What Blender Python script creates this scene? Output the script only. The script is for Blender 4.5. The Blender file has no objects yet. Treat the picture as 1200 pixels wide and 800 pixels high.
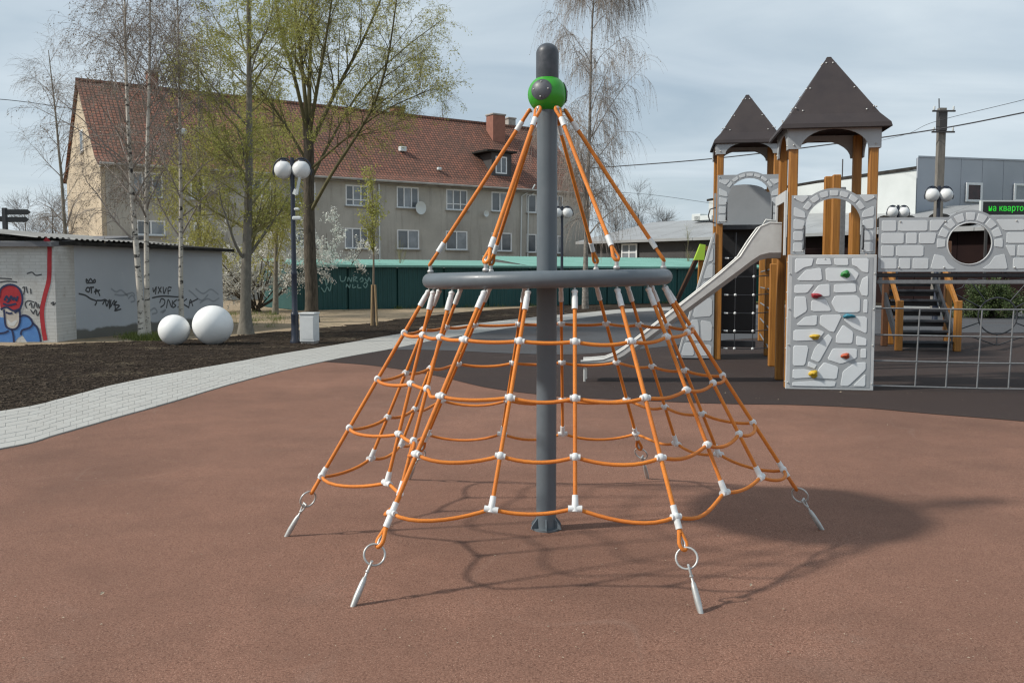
import bpy, bmesh, math, random
import numpy as np
from mathutils import Vector, Matrix
from mathutils.geometry import tessellate_polygon

random.seed(7)
RNG = np.random.default_rng(11)
SC = bpy.context.scene
COL = SC.collection
R = math.radians
PI = math.pi

# ------------------------------------------------------------------ camera, sky, sun, exposure
HC = 1.55                                   # eye height
FPX = 1080.0                                # focal length in pixels of the 1200 px wide photograph
PITCH = math.atan2(78.0, FPX)
cam_d = bpy.data.cameras.new('camera')
cam = bpy.data.objects.new('camera', cam_d)
COL.objects.link(cam)
cam.location = (0, 0, HC)
cam.rotation_euler = (PI / 2 - PITCH, 0, 0)
cam_d.sensor_width = 36.0
cam_d.lens = FPX / 1200 * 36.0
cam_d.clip_end = 2000
SC.camera = cam

SUN_EL = R(41)
SUN_H = Vector((-0.975, -0.22, 0)).normalized()
SUN_V = Vector((SUN_H.x * math.cos(SUN_EL), SUN_H.y * math.cos(SUN_EL), math.sin(SUN_EL)))
world = bpy.data.worlds.new('World')
SC.world = world
world.use_nodes = True
wn = world.node_tree
wn.nodes.clear()
w_out = wn.nodes.new('ShaderNodeOutputWorld')
w_bg = wn.nodes.new('ShaderNodeBackground')
w_bg.inputs['Strength'].default_value = 0.1
sky = wn.nodes.new('ShaderNodeTexSky')
sky.sky_type = 'NISHITA'
sky.sun_disc = False
sky.sun_elevation = SUN_EL
sky.sun_rotation = math.atan2(SUN_H.x, SUN_H.y) % (2 * PI)
sky.air_density = 1.0
sky.dust_density = 1.5
w_tc = wn.nodes.new('ShaderNodeTexCoord')
# clouds: the view direction projected on a high flat layer, so streaks run level and flatten to the horizon
w_sep = wn.nodes.new('ShaderNodeSeparateXYZ')
wn.links.new(w_tc.outputs['Generated'], w_sep.inputs[0])
w_add = wn.nodes.new('ShaderNodeMath'); w_add.operation = 'ADD'; w_add.inputs[1].default_value = 0.16
w_abs = wn.nodes.new('ShaderNodeMath'); w_abs.operation = 'ABSOLUTE'
wn.links.new(w_sep.outputs[2], w_abs.inputs[0]); wn.links.new(w_abs.outputs[0], w_add.inputs[0])
w_dx = wn.nodes.new('ShaderNodeMath'); w_dx.operation = 'DIVIDE'
w_dy = wn.nodes.new('ShaderNodeMath'); w_dy.operation = 'DIVIDE'
wn.links.new(w_sep.outputs[0], w_dx.inputs[0]); wn.links.new(w_add.outputs[0], w_dx.inputs[1])
wn.links.new(w_sep.outputs[1], w_dy.inputs[0]); wn.links.new(w_add.outputs[0], w_dy.inputs[1])
w_cmb = wn.nodes.new('ShaderNodeCombineXYZ')
wn.links.new(w_dx.outputs[0], w_cmb.inputs[0]); wn.links.new(w_dy.outputs[0], w_cmb.inputs[1])
w_map = wn.nodes.new('ShaderNodeMapping')
w_map.inputs['Scale'].default_value = (0.55, 1.0, 1.0)
w_map.inputs['Rotation'].default_value = (0, 0, R(-14))
w_map.inputs['Location'].default_value = (0.4, 1.7, 0)
wn.links.new(w_cmb.outputs[0], w_map.inputs[0])
w_n1 = wn.nodes.new('ShaderNodeTexNoise')
w_n1.inputs['Scale'].default_value = 1.1; w_n1.inputs['Detail'].default_value = 9
w_n1.inputs['Roughness'].default_value = 0.56; w_n1.inputs['Distortion'].default_value = 0.55
wn.links.new(w_map.outputs[0], w_n1.inputs['Vector'])
w_rmp = wn.nodes.new('ShaderNodeValToRGB')
w_rmp.color_ramp.elements[0].position = 0.30; w_rmp.color_ramp.elements[0].color = (0.66, 0.66, 0.66, 1)
w_rmp.color_ramp.elements[1].position = 0.62; w_rmp.color_ramp.elements[1].color = (0.97, 0.97, 0.97, 1)
wn.links.new(w_n1.outputs[0], w_rmp.inputs[0])
# cloud brightness: grey undersides to pale veils
w_n2 = wn.nodes.new('ShaderNodeTexNoise')
w_n2.inputs['Scale'].default_value = 1.35; w_n2.inputs['Detail'].default_value = 7
w_n2.inputs['Distortion'].default_value = 0.7
wn.links.new(w_map.outputs[0], w_n2.inputs['Vector'])
w_rm2 = wn.nodes.new('ShaderNodeValToRGB')
w_rm2.color_ramp.elements[0].position = 0.32; w_rm2.color_ramp.elements[0].color = (4.1, 5.05, 5.85, 1)
w_rm2.color_ramp.elements[1].position = 0.70; w_rm2.color_ramp.elements[1].color = (6.7, 7.5, 8.05, 1)
wn.links.new(w_n2.outputs[0], w_rm2.inputs[0])
w_mix = wn.nodes.new('ShaderNodeMix'); w_mix.data_type = 'RGBA'
wn.links.new(w_rmp.outputs[0], w_mix.inputs[0])
wn.links.new(sky.outputs[0], w_mix.inputs[6])
wn.links.new(w_rm2.outputs[0], w_mix.inputs[7])
wn.links.new(w_mix.outputs[2], w_bg.inputs['Color'])
wn.links.new(w_bg.outputs[0], w_out.inputs[0])

sun_d = bpy.data.lights.new('sun', 'SUN')
sun_d.energy = 3.4
sun_d.angle = R(3.6)
sun_d.color = (1.0, 0.95, 0.87)
sun = bpy.data.objects.new('sun', sun_d)
COL.objects.link(sun)
sun.rotation_euler = (-SUN_V).to_track_quat('-Z', 'Y').to_euler()
sun.location = (-20, -5, 30)

SC.view_settings.view_transform = 'Standard'
SC.view_settings.look = 'None'
SC.view_settings.exposure = 0.17
SC.view_settings.gamma = 1.0
SC.view_settings.use_curve_mapping = False
SC.render.engine = 'CYCLES'
SC.cycles.use_denoising = True
SC.cycles.denoiser = 'OPENIMAGEDENOISE'
SC.cycles.max_bounces = 6
SC.cycles.transparent_max_bounces = 6
SC.cycles.filter_width = 1.3

# ------------------------------------------------------------------ measuring helpers (photograph pixel -> place on site)
CP, SP = math.cos(PITCH), math.sin(PITCH)
def ray(px, py):
    u = (px - 600) / FPX; v = (400 - py) / FPX
    return Vector((u, CP + v * SP, v * CP - SP))
def ground(px, py, z=0.0):
    d = ray(px, py); t = (z - HC) / d.z
    return Vector((d.x * t, d.y * t, z))
def at(px, py, Y):
    d = ray(px, py); t = Y / d.y
    return Vector((d.x * t, Y, HC + d.z * t))
def on_plane(px, py, p0, n):
    d = ray(px, py); o = Vector((0, 0, HC))
    t = (p0 - o).dot(n) / d.dot(n)
    return o + d * t

# ------------------------------------------------------------------ object helpers
ROOT = {}
def thing(name, label, cat, loc=(0, 0, 0), rz=0.0, group=None):
    o = bpy.data.objects.new(name, None)
    COL.objects.link(o)
    o.empty_display_size = 0.2
    o.location = loc; o.rotation_euler = (0, 0, rz)
    o['label'] = label; o['category'] = cat
    if group: o['group'] = group
    ROOT[o.name] = Matrix.Translation(Vector(loc)) @ Matrix.Rotation(rz, 4, 'Z')
    return o
def tag(o, label, cat, group=None):
    o['label'] = label; o['category'] = cat
    if group: o['group'] = group
    return o
def raw_obj(name, me, parent=None):
    o = bpy.data.objects.new(name, me)
    COL.objects.link(o)
    if parent is not None:
        o.parent = parent
        if parent.name in ROOT: ROOT[o.name] = ROOT[parent.name]
    return o

class MB:
    """collects shapes; build() links them as one mesh object"""
    def __init__(s): s.v = []; s.f = []; s.sm = []
    def add(s, vs, fs, smooth=False):
        b = len(s.v)
        s.v.extend([tuple(x) for x in vs])
        s.f.extend([tuple(i + b for i in f) for f in fs])
        s.sm.extend([smooth] * len(fs))
        return s
    def box(s, c, size, M=None, bev=0.0):
        x, y, z = [a / 2 for a in size]
        if bev > 0:
            b = min(bev, x * .9, y * .9, z * .9)
            vs = []
            for sx in (-1, 1):
                for sy in (-1, 1):
                    for sz in (-1, 1):
                        vs += [(sx * (x - b), sy * (y - b), sz * z), (sx * (x - b), sy * y, sz * (z - b)), (sx * x, sy * (y - b), sz * (z - b))]
            def I(sx, sy, sz, k): return ((sx > 0) * 4 + (sy > 0) * 2 + (sz > 0)) * 3 + k
            fs = []
            for q in (-1, 1):
                fs.append((I(-1, -1, q, 0), I(1, -1, q, 0), I(1, 1, q, 0), I(-1, 1, q, 0)))
                fs.append((I(-1, q, -1, 1), I(1, q, -1, 1), I(1, q, 1, 1), I(-1, q, 1, 1)))
                fs.append((I(q, -1, -1, 2), I(q, 1, -1, 2), I(q, 1, 1, 2), I(q, -1, 1, 2)))
                for r in (-1, 1):
                    fs.append((I(-1, q, r, 0), I(1, q, r, 0), I(1, q, r, 1), I(-1, q, r, 1)))
                    fs.append((I(q, -1, r, 0), I(q, 1, r, 0), I(q, 1, r, 2), I(q, -1, r, 2)))
                    fs.append((I(q, r, -1, 1), I(q, r, 1, 1), I(q, r, 1, 2), I(q, r, -1, 2)))
                    for t in (-1, 1):
                        fs.append((I(q, r, t, 0), I(q, r, t, 1), I(q, r, t, 2)))
        else:
            vs = [(a * x, b_ * y, c_ * z) for a in (-1, 1) for b_ in (-1, 1) for c_ in (-1, 1)]
            fs = [(0, 1, 3, 2), (4, 6, 7, 5), (0, 4, 5, 1), (2, 3, 7, 6), (0, 2, 6, 4), (1, 5, 7, 3)]
        c = Vector(c)
        if M is not None: vs = [c + M @ Vector(v) for v in vs]
        else: vs = [(v[0] + c.x, v[1] + c.y, v[2] + c.z) for v in vs]
        return s.add(vs, fs)
    def beam(s, a, b, w, h, up=(0, 0, 1), bev=0.0):
        a = Vector(a); b = Vector(b); d = (b - a); L = d.length; d.normalize()
        u = Vector(up)
        if abs(d.dot(u)) > .95: u = Vector((0, 1, 0))
        x = d.cross(u).normalized(); y = x.cross(d).normalized()
        M = Matrix((x, d, y)).transposed()
        return s.box((a + b) / 2, (w, L, h), M, bev)
    def tube(s, pts, r, n=8, caps=True, closed=False, smooth=True):
        P = [Vector(p) for p in pts]; k = len(P)
        rr = r if isinstance(r, (list, tuple)) else [r] * k
        T = []
        for i in range(k):
            if closed: t = P[(i + 1) % k] - P[i - 1]
            else: t = P[min(i + 1, k - 1)] - P[max(i - 1, 0)]
            T.append(t.normalized() if t.length > 1e-9 else Vector((0, 0, 1)))
        u = T[0].orthogonal().normalized()
        vs = []
        for i in range(k):
            u = (u - T[i] * u.dot(T[i]))
            u = u.normalized() if u.length > 1e-6 else T[i].orthogonal().normalized()
            w = T[i].cross(u)
            for j in range(n):
                a = 2 * PI * j / n
                vs.append(P[i] + (u * math.cos(a) + w * math.sin(a)) * rr[i])
        fs = []
        m = k if closed else k - 1
        for i in range(m):
            for j in range(n):
                a = i * n + j; b = i * n + (j + 1) % n
                c = ((i + 1) % k) * n + (j + 1) % n; d = ((i + 1) % k) * n + j
                fs.append((a, b, c, d))
        s.add(vs, fs, smooth)
        if caps and not closed:
            s.add(vs[:n], [tuple(range(n))[::-1]]); s.add(vs[-n:], [tuple(range(n))])
        return s
    def lathe(s, prof, c=(0, 0, 0), n=20, smooth=True):
        c = Vector(c); vs = []
        for (r, z) in prof:
            for j in range(n):
                a = 2 * PI * j / n
                vs.append((c.x + r * math.cos(a), c.y + r * math.sin(a), c.z + z))
        fs = []
        for i in range(len(prof) - 1):
            for j in range(n):
                fs.append((i * n + j, i * n + (j + 1) % n, (i + 1) * n + (j + 1) % n, (i + 1) * n + j))
        s.add(vs, fs, smooth)
        if prof[0][0] > 1e-4: s.add(vs[:n], [tuple(range(n))[::-1]])
        if prof[-1][0] > 1e-4: s.add(vs[-n:], [tuple(range(n))])
        return s
    def sphere(s, c, r, n=14, m=8, sc=(1, 1, 1)):
        prof = [(max(1e-5, math.sin(PI * i / m)) * 1.0, -math.cos(PI * i / m)) for i in range(m + 1)]
        c = Vector(c); vs = []
        for (a_, z) in prof:
            for j in range(n):
                a = 2 * PI * j / n
                vs.append((c.x + r * sc[0] * a_ * math.cos(a), c.y + r * sc[1] * a_ * math.sin(a), c.z + r * sc[2] * z))
        fs = []
        for i in range(m):
            for j in range(n):
                fs.append((i * n + j, i * n + (j + 1) % n, (i + 1) * n + (j + 1) % n, (i + 1) * n + j))
        return s.add(vs, fs, True)
    def plate(s, loops, th, O=(0, 0, 0), U=(1, 0, 0), W=(0, 0, 1), bev=0.0):
        """flat plate: loops of (u,w), the first the outline, the others holes; thickness goes along U x W reversed (towards the viewer at -y)"""
        O = Vector(O); U = Vector(U); W = Vector(W); N = U.cross(W)     # for U=x, W=z: N=-y
        tess = tessellate_polygon([[Vector((p[0], p[1], 0)) for p in L] for L in loops])
        flat = [p for L in loops for p in L]
        n = len(flat)
        back = [O + U * p[0] + W * p[1] for p in flat]
        if bev > 0 and len(loops) == 1:
            cx = sum(p[0] for p in flat) / n; cy = sum(p[1] for p in flat) / n
            rad = max(math.hypot(p[0] - cx, p[1] - cy) for p in flat)
            k = 1 - bev / rad
            mid = [b + N * (th - bev * .6) for b in back]
            front = [O + U * (cx + (p[0] - cx) * k) + W * (cy + (p[1] - cy) * k) + N * th for p in flat]
            s.add(back + mid + front, [t for t in [tuple(i for i in t[::-1]) for t in tess]] + [tuple(i + 2 * n for i in t) for t in tess]
                  + [(i, (i + 1) % n, n + (i + 1) % n, n + i) for i in range(n)]
                  + [(n + i, n + (i + 1) % n, 2 * n + (i + 1) % n, 2 * n + i) for i in range(n)])
            return s
        front = [b + N * th for b in back]
        fs = [tuple(t[::-1]) for t in tess] + [tuple(i + n for i in t) for t in tess]
        b = 0
        for L in loops:
            m = len(L)
            fs += [(b + i, b + (i + 1) % m, n + b + (i + 1) % m, n + b + i) for i in range(m)]
            b += m
        return s.add(back + front, fs)
    def build(s, name, mat, parent=None, world=False, kind=None, label=None):
        me = bpy.data.meshes.new(name)
        vs = s.v
        if world and parent is not None:
            Mi = ROOT[parent.name].inverted()
            vs = [tuple(Mi @ Vector(v)) for v in vs]
        me.from_pydata(vs, [], s.f)
        me.polygons.foreach_set('use_smooth', s.sm)
        bm = bmesh.new(); bm.from_mesh(me)
        bmesh.ops.recalc_face_normals(bm, faces=bm.faces)
        bm.to_mesh(me); bm.free()
        me.materials.append(mat)
        me.update()
        o = raw_obj(name, me, parent)
        if kind: o['kind'] = kind
        if label: o['label'] = label
        return o

def np_obj(name, V, F, mat, parent=None, smooth=False, kind=None):
    """V (n,3) array, F (m,k) int array with k=3 or 4 - quick mesh"""
    me = bpy.data.meshes.new(name)
    n, (m, k) = len(V), F.shape
    me.vertices.add(n); me.vertices.foreach_set('co', np.ascontiguousarray(V, dtype=np.float32).ravel())
    me.loops.add(m * k); me.loops.foreach_set('vertex_index', np.ascontiguousarray(F, dtype=np.int32).ravel())
    me.polygons.add(m); me.polygons.foreach_set('loop_start', np.arange(0, m * k, k, dtype=np.int32))
    me.polygons.foreach_set('use_smooth', np.full(m, smooth))
    me.materials.append(mat)
    me.update(calc_edges=True)
    o = raw_obj(name, me, parent)
    if kind: o['kind'] = kind
    return o

# ------------------------------------------------------------------ materials
def new_mat(name):
    m = bpy.data.materials.new(name); m.use_nodes = True
    nt = m.node_tree
    return m, nt, nt.nodes['Principled BSDF']
def mixcol(nt, fac, a, b, mode='MIX'):
    n = nt.nodes.new('ShaderNodeMix'); n.data_type = 'RGBA'; n.blend_type = mode
    if isinstance(fac, (int, float)): n.inputs[0].default_value = fac
    else: nt.links.new(fac, n.inputs[0])
    for i, c in ((6, a), (7, b)):
        if isinstance(c, (tuple, list)): n.inputs[i].default_value = (*c[:3], 1)
        else: nt.links.new(c, n.inputs[i])
    return n.outputs[2]
def noise(nt, vec, scale, detail=5, rough=.55, dist=0.0):
    n = nt.nodes.new('ShaderNodeTexNoise')
    n.inputs['Scale'].default_value = scale; n.inputs['Detail'].default_value = detail
    n.inputs['Roughness'].default_value = rough; n.inputs['Distortion'].default_value = dist
    if vec is not None: nt.links.new(vec, n.inputs['Vector'])
    return n.outputs[0]
def ramp(nt, fac, p0, p1, c0=(0, 0, 0), c1=(1, 1, 1)):
    n = nt.nodes.new('ShaderNodeValToRGB')
    e = n.color_ramp.elements
    e[0].position = p0; e[0].color = (*c0, 1); e[1].position = p1; e[1].color = (*c1, 1)
    nt.links.new(fac, n.inputs[0])
    return n.outputs[0]
def coord(nt, scale=(1, 1, 1), kind='Object', rot=(0, 0, 0)):
    t = nt.nodes.new('ShaderNodeTexCoord')
    if scale == (1, 1, 1) and rot == (0, 0, 0): return t.outputs[kind]
    m = nt.nodes.new('ShaderNodeMapping'); m.inputs['Scale'].default_value = scale; m.inputs['Rotation'].default_value = rot
    nt.links.new(t.outputs[kind], m.inputs[0])
    return m.outputs[0]
def bump(nt, bs, h, strength, dist=0.01):
    b = nt.nodes.new('ShaderNodeBump'); b.inputs['Strength'].default_value = strength; b.inputs['Distance'].default_value = dist
    nt.links.new(h, b.inputs['Height']); nt.links.new(b.outputs[0], bs.inputs['Normal'])
def simple(name, c, c2=None, scale=4, rough=.55, metal=0.0, bmp=0.0, bscale=40, vscale=(1, 1, 1), p=(.35, .65), spec=.5, coat=0.0):
    m, nt, bs = new_mat(name)
    bs.inputs['Roughness'].default_value = rough; bs.inputs['Metallic'].default_value = metal
    bs.inputs['Specular IOR Level'].default_value = spec
    bs.inputs['Coat Weight'].default_value = coat
    bs.inputs['Base Color'].default_value = (*c, 1)
    v = coord(nt, vscale)
    if c2 is not None:
        f = ramp(nt, noise(nt, v, scale, 6, .6), p[0], p[1])
        nt.links.new(mixcol(nt, f, c, c2), bs.inputs['Base Color'])
        rr = nt.nodes.new('ShaderNodeMapRange'); nt.links.new(f, rr.inputs[0])
        rr.inputs[3].default_value = max(0, rough - .06); rr.inputs[4].default_value = min(1, rough + .1)
        nt.links.new(rr.outputs[0], bs.inputs['Roughness'])
    if bmp > 0: bump(nt, bs, noise(nt, v, bscale, 4, .6), bmp)
    return m
MT = {}
MT['grey_metal'] = simple('grey_painted_metal', (.085, .104, .118), (.115, .135, .148), 3, .36, 0, .03, 80)
def painted_metal():
    m, nt, bs = new_mat('grey_painted_metal_scuffed')
    v = coord(nt)
    a = mixcol(nt, ramp(nt, noise(nt, v, 3, 5, .6), .35, .65), (.105, .126, .142), (.132, .154, .170))
    a = mixcol(nt, ramp(nt, noise(nt, coord(nt, (1, 1, .25)), 26, 6, .8), .66, .72), a, (.19, .205, .215))
    a = mixcol(nt, ramp(nt, noise(nt, v, 9, 7, .8), .66, .78), a, (.12, .108, .095))
    nt.links.new(a, bs.inputs['Base Color'])
    nt.links.new(ramp(nt, noise(nt, v, 12, 5, .7), .3, .75, (.30, .30, .30), (.52, .52, .52)), bs.inputs['Roughness'])
    bump(nt, bs, noise(nt, v, 60, 4, .6), .06, .004)
    return m
MT['grey_metal'] = painted_metal()
MT['green'] = simple('green_plastic', (.035, .30, .02), (.045, .34, .03), 4, .32, spec=.5)
MT['dark_cover'] = simple('dark_cover_plastic', (.04, .047, .055), (.075, .08, .095), 20, .42)
MT['rope'] = simple('orange_rope', (.80, .27, .03), (.66, .20, .022), 30, .62, 0, .5, 220)
def rope_mat():
    m, nt, bs = new_mat('orange_braided_rope')
    v = coord(nt)
    a = mixcol(nt, ramp(nt, noise(nt, v, 2.2, 5, .7), .35, .68), (.82, .265, .027), (.62, .172, .018))
    a = mixcol(nt, ramp(nt, noise(nt, v, 240, 2, .6), .45, .7), a, mixcol(nt, .5, a, (.36, .08, .012)))
    a = mixcol(nt, ramp(nt, noise(nt, v, 7, 6, .75), .62, .78), a, mixcol(nt, .5, a, (.30, .16, .09)))
    nt.links.new(a, bs.inputs['Base Color']); bs.inputs['Roughness'].default_value = .62
    bump(nt, bs, noise(nt, coord(nt, (1, 1, 2.2)), 190, 3, .6), .7, .004)
    return m
MT['rope'] = rope_mat()
MT['white_plastic'] = simple('white_plastic', (.78, .79, .78), (.62, .63, .62), 30, .4)
MT['galv'] = simple('galvanised_steel', (.58, .58, .56), (.42, .42, .40), 25, .42, .55, .05, 90)
MT['steel'] = simple('brushed_steel', (.60, .59, .56), (.52, .51, .485), 8, .48, .25, .04, 60, (1, 1, 1))
MT['hpl_white'] = simple('pale_panel_stone', (.62, .645, .655), (.56, .585, .595), 2.2, .42, 0, .04, 25)
MT['hpl_grey'] = simple('grey_panel_sheet', (.37, .39, .405), (.33, .35, .365), 3, .45, 0, .05, 60)
MT['wall_white'] = simple('white_wall_stone', (.76, .785, .795), (.69, .715, .725), 2.2, .42, 0, .04, 25)
MT['hpl_line'] = simple('grey_wall_groove', (.40, .415, .425), (.35, .365, .375), 3, .5)
MT['hpl_edge'] = simple('pale_sheet_edge', (.55, .56, .56), (.48, .49, .49), 5, .5)
MT['roof_brown'] = simple('brown_roof_sheet', (.036, .026, .025), (.045, .033, .031), 3, .5, 0, .04, 60)
MT['black_rubber'] = simple('black_rubber', (.012, .012, .013), (.02, .02, .022), 10, .6)
MT['black_metal'] = simple('black_metal', (.025, .027, .032), (.035, .037, .042), 8, .45)
MT['rod_grey'] = simple('grey_steel_rope', (.20, .205, .21), (.15, .155, .16), 20, .5)
MT['navy_metal'] = simple('dark_navy_paint', (.012, .017, .032), (.02, .025, .042), 6, .35)
MT['globe'] = simple('opal_globe', (.74, .74, .73), (.66, .67, .66), 2.5, .3)
MT['sphere_white'] = simple('white_ball_plastic', (.86, .86, .84), (.79, .79, .77), 3, .5, 0, .03, 30)
MT['lime'] = simple('lime_plastic', (.40, .62, .05), None, rough=.4)
MT['white_frame'] = simple('white_window_frame', (.80, .81, .81), (.72, .73, .73), 6, .4)
MT['gable_plaster'] = simple('sandy_gable_plaster', (.53, .44, .32), (.44, .36, .26), .9, .9, 0, .3, 18)
MT['chimney'] = simple('chimney_brick', (.30, .13, .09), (.24, .11, .08), 3, .9, 0, .4, 14)
MT['cap_cement'] = simple('cement_cap', (.36, .33, .30), (.28, .26, .24), 3, .9)
MT['cornice'] = simple('pale_cornice_paint', (.33, .32, .29), (.24, .23, .21), 2, .7)
MT['dark_tar'] = simple('tar_edge', (.018, .017, .016), (.05, .047, .043), 4, .9, 0, .4, 20, spec=.12)
MT['asbestos'] = simple('fibre_cement_roof', (.30, .30, .29), (.20, .20, .19), 1.5, .85, 0, .3, 30)
MT['felt'] = simple('grey_roof_felt', (.19, .19, .20), (.13, .13, .14), 1.2, .85, 0, .3, 50)
MT['roof_pale'] = simple('pale_metal_roof', (.33, .335, .335), (.27, .275, .275), .5, .5)
MT['maroon'] = simple('dark_maroon_cladding', (.014, .007, .007), (.022, .012, .011), .6, .85, spec=.12)
MT['charcoal'] = simple('charcoal_cladding', (.045, .042, .042), (.06, .056, .055), .8, .6)
MT['panel_grey'] = simple('blue_grey_wall_panel', (.37, .395, .435), (.34, .365, .405), .4, .5)
MT['panel_white'] = simple('white_render', (.62, .65, .64), (.55, .58, .57), .5, .7)
MT['concrete_pole'] = simple('weathered_concrete', (.22, .20, .175), (.14, .128, .112), 2.5, .9, 0, .4, 20, (3, 3, .6))
MT['glass'] = simple('dark_window_glass', (.075, .085, .095), (.14, .155, .17), .8, .09, 0, 0, spec=.8)
MT['glass_pale'] = simple('window_glass_with_curtain', (.27, .29, .31), (.17, .19, .21), 1.4, .12, spec=.8)
MT['glass_red'] = simple('window_glass_maroon', (.05, .012, .014), (.02, .01, .012), 2, .1)
MT['turquoise'] = simple('turquoise_roof_sheet', (.16, .35, .295), (.13, .30, .25), .8, .45)
MT['dark_green'] = simple('dark_green_sheet', (.007, .075, .072), (.005, .060, .058), .5, .42)
MT['paint_black'] = simple('black_spray_paint', (.055, .057, .062), None, rough=.6)
MT['paint_faint'] = simple('faded_spray_paint', (.30, .32, .345), None, rough=.7)
MT['paint_pale'] = simple('pale_spray_paint', (.20, .36, .34), None, rough=.7)
MT['paint_red'] = simple('red_spray_paint', (.48, .028, .035), (.38, .02, .03), 6, .6)
MT['paint_blue'] = simple('blue_spray_paint', (.075, .20, .50), (.10, .26, .56), 4, .6)
MT['paint_skin'] = simple('pale_spray_skin', (.60, .54, .47), (.54, .47, .40), 4, .6)
MT['paint_white'] = simple('white_spray_paint', (.66, .66, .64), None, rough=.6)
MT['paint_navy'] = simple('navy_spray_paint', (.02, .03, .09), None, rough=.6)
MT['cable'] = simple('black_cable', (.03, .03, .035), None, rough=.6)
MT['bin_white'] = simple('white_cabinet_paint', (.66, .67, .66), (.58, .59, .58), 3, .5)
MT['stake'] = simple('raw_timber_stake', (.36, .25, .13), (.28, .19, .10), 5, .8, vscale=(6, 6, 1))
MT['sign_black'] = simple('black_sign_board', (.012, .013, .014), None, rough=.35)
MT['hold_green'] = simple('green_hold', (.03, .22, .05), (.02, .16, .03), 30, .5)
MT['hold_red'] = simple('red_hold', (.36, .03, .045), (.28, .02, .03), 30, .5)
MT['hold_blue'] = simple('teal_hold', (.03, .22, .30), (.02, .16, .24), 30, .5)
MT['hold_yellow'] = simple('yellow_hold', (.58, .38, .02), (.5, .31, .02), 30, .5)
MT['hold_orange'] = simple('orange_red_hold', (.46, .085, .03), (.38, .06, .02), 30, .5)

def emission_mat(name, c, s):
    m, nt, bs = new_mat(name)
    bs.inputs['Base Color'].default_value = (*c, 1)
    bs.inputs['Emission Color'].default_value = (*c, 1); bs.inputs['Emission Strength'].default_value = s
    return m
MT['led'] = emission_mat('green_led', (.02, .42, .03), .75)

def wood_mat(name, c, c2, c3):
    m, nt, bs = new_mat(name)
    v = coord(nt, (22, 22, .9))
    f = ramp(nt, noise(nt, v, 2.2, 6, .6, .6), .3, .7)
    a = mixcol(nt, f, c, c2)
    g = ramp(nt, noise(nt, coord(nt, (40, 40, .5)), 3, 3), .58, .72)
    nt.links.new(mixcol(nt, g, a, c3), bs.inputs['Base Color'])
    bs.inputs['Roughness'].default_value = .5
    bump(nt, bs, f, .15, .004)
    return m
MT['wood'] = wood_mat('honey_stained_timber', (.44, .19, .032), (.27, .105, .018), (.14, .052, .012))
MT['wood_dark'] = wood_mat('dark_timber', (.14, .06, .025), (.10, .042, .018), (.06, .026, .012))

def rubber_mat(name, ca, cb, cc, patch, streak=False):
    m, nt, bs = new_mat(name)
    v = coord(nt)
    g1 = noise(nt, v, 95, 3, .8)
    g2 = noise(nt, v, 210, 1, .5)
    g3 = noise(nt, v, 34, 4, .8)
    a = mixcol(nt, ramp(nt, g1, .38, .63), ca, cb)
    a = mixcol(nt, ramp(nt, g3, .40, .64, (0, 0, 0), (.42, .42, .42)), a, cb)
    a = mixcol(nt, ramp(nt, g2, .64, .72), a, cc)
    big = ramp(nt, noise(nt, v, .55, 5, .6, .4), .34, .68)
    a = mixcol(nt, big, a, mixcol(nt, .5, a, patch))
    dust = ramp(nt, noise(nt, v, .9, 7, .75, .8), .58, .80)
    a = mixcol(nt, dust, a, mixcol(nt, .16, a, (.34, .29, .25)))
    dark_broad = ramp(nt, noise(nt, v, .33, 5, .65), .47, .66)  # broad darker patches spread by random noise
    a = mixcol(nt, dark_broad, a, mixcol(nt, .34, a, (.06, .04, .032)))
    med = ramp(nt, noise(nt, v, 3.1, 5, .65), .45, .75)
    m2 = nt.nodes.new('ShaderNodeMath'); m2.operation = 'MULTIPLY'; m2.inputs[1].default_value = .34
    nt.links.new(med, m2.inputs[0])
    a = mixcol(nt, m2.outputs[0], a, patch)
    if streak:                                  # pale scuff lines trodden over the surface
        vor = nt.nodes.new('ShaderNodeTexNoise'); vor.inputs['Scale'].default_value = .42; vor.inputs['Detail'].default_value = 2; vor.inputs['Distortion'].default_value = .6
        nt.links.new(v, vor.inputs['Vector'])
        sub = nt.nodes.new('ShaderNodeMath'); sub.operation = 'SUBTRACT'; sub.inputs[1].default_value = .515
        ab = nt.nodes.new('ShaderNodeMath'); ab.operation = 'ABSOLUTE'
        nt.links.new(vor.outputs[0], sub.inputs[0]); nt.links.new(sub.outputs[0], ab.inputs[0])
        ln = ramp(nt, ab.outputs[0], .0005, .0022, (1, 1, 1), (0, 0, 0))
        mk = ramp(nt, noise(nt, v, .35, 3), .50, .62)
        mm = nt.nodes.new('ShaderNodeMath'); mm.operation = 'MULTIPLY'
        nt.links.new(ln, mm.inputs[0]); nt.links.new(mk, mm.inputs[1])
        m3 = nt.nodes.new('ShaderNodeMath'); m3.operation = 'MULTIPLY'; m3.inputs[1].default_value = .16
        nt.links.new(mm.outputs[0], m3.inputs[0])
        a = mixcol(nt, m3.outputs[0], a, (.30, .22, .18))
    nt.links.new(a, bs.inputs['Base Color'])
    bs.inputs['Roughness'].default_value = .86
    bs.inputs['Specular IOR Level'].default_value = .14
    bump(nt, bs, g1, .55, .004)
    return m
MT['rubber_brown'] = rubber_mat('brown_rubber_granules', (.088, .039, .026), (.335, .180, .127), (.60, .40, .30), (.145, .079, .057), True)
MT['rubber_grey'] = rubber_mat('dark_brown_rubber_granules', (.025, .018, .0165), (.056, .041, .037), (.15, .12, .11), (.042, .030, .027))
MT['rubber_blue'] = rubber_mat('blue_grey_rubber_granules', (.062, .064, .070), (.095, .098, .105), (.16, .16, .165), (.075, .075, .078))

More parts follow.
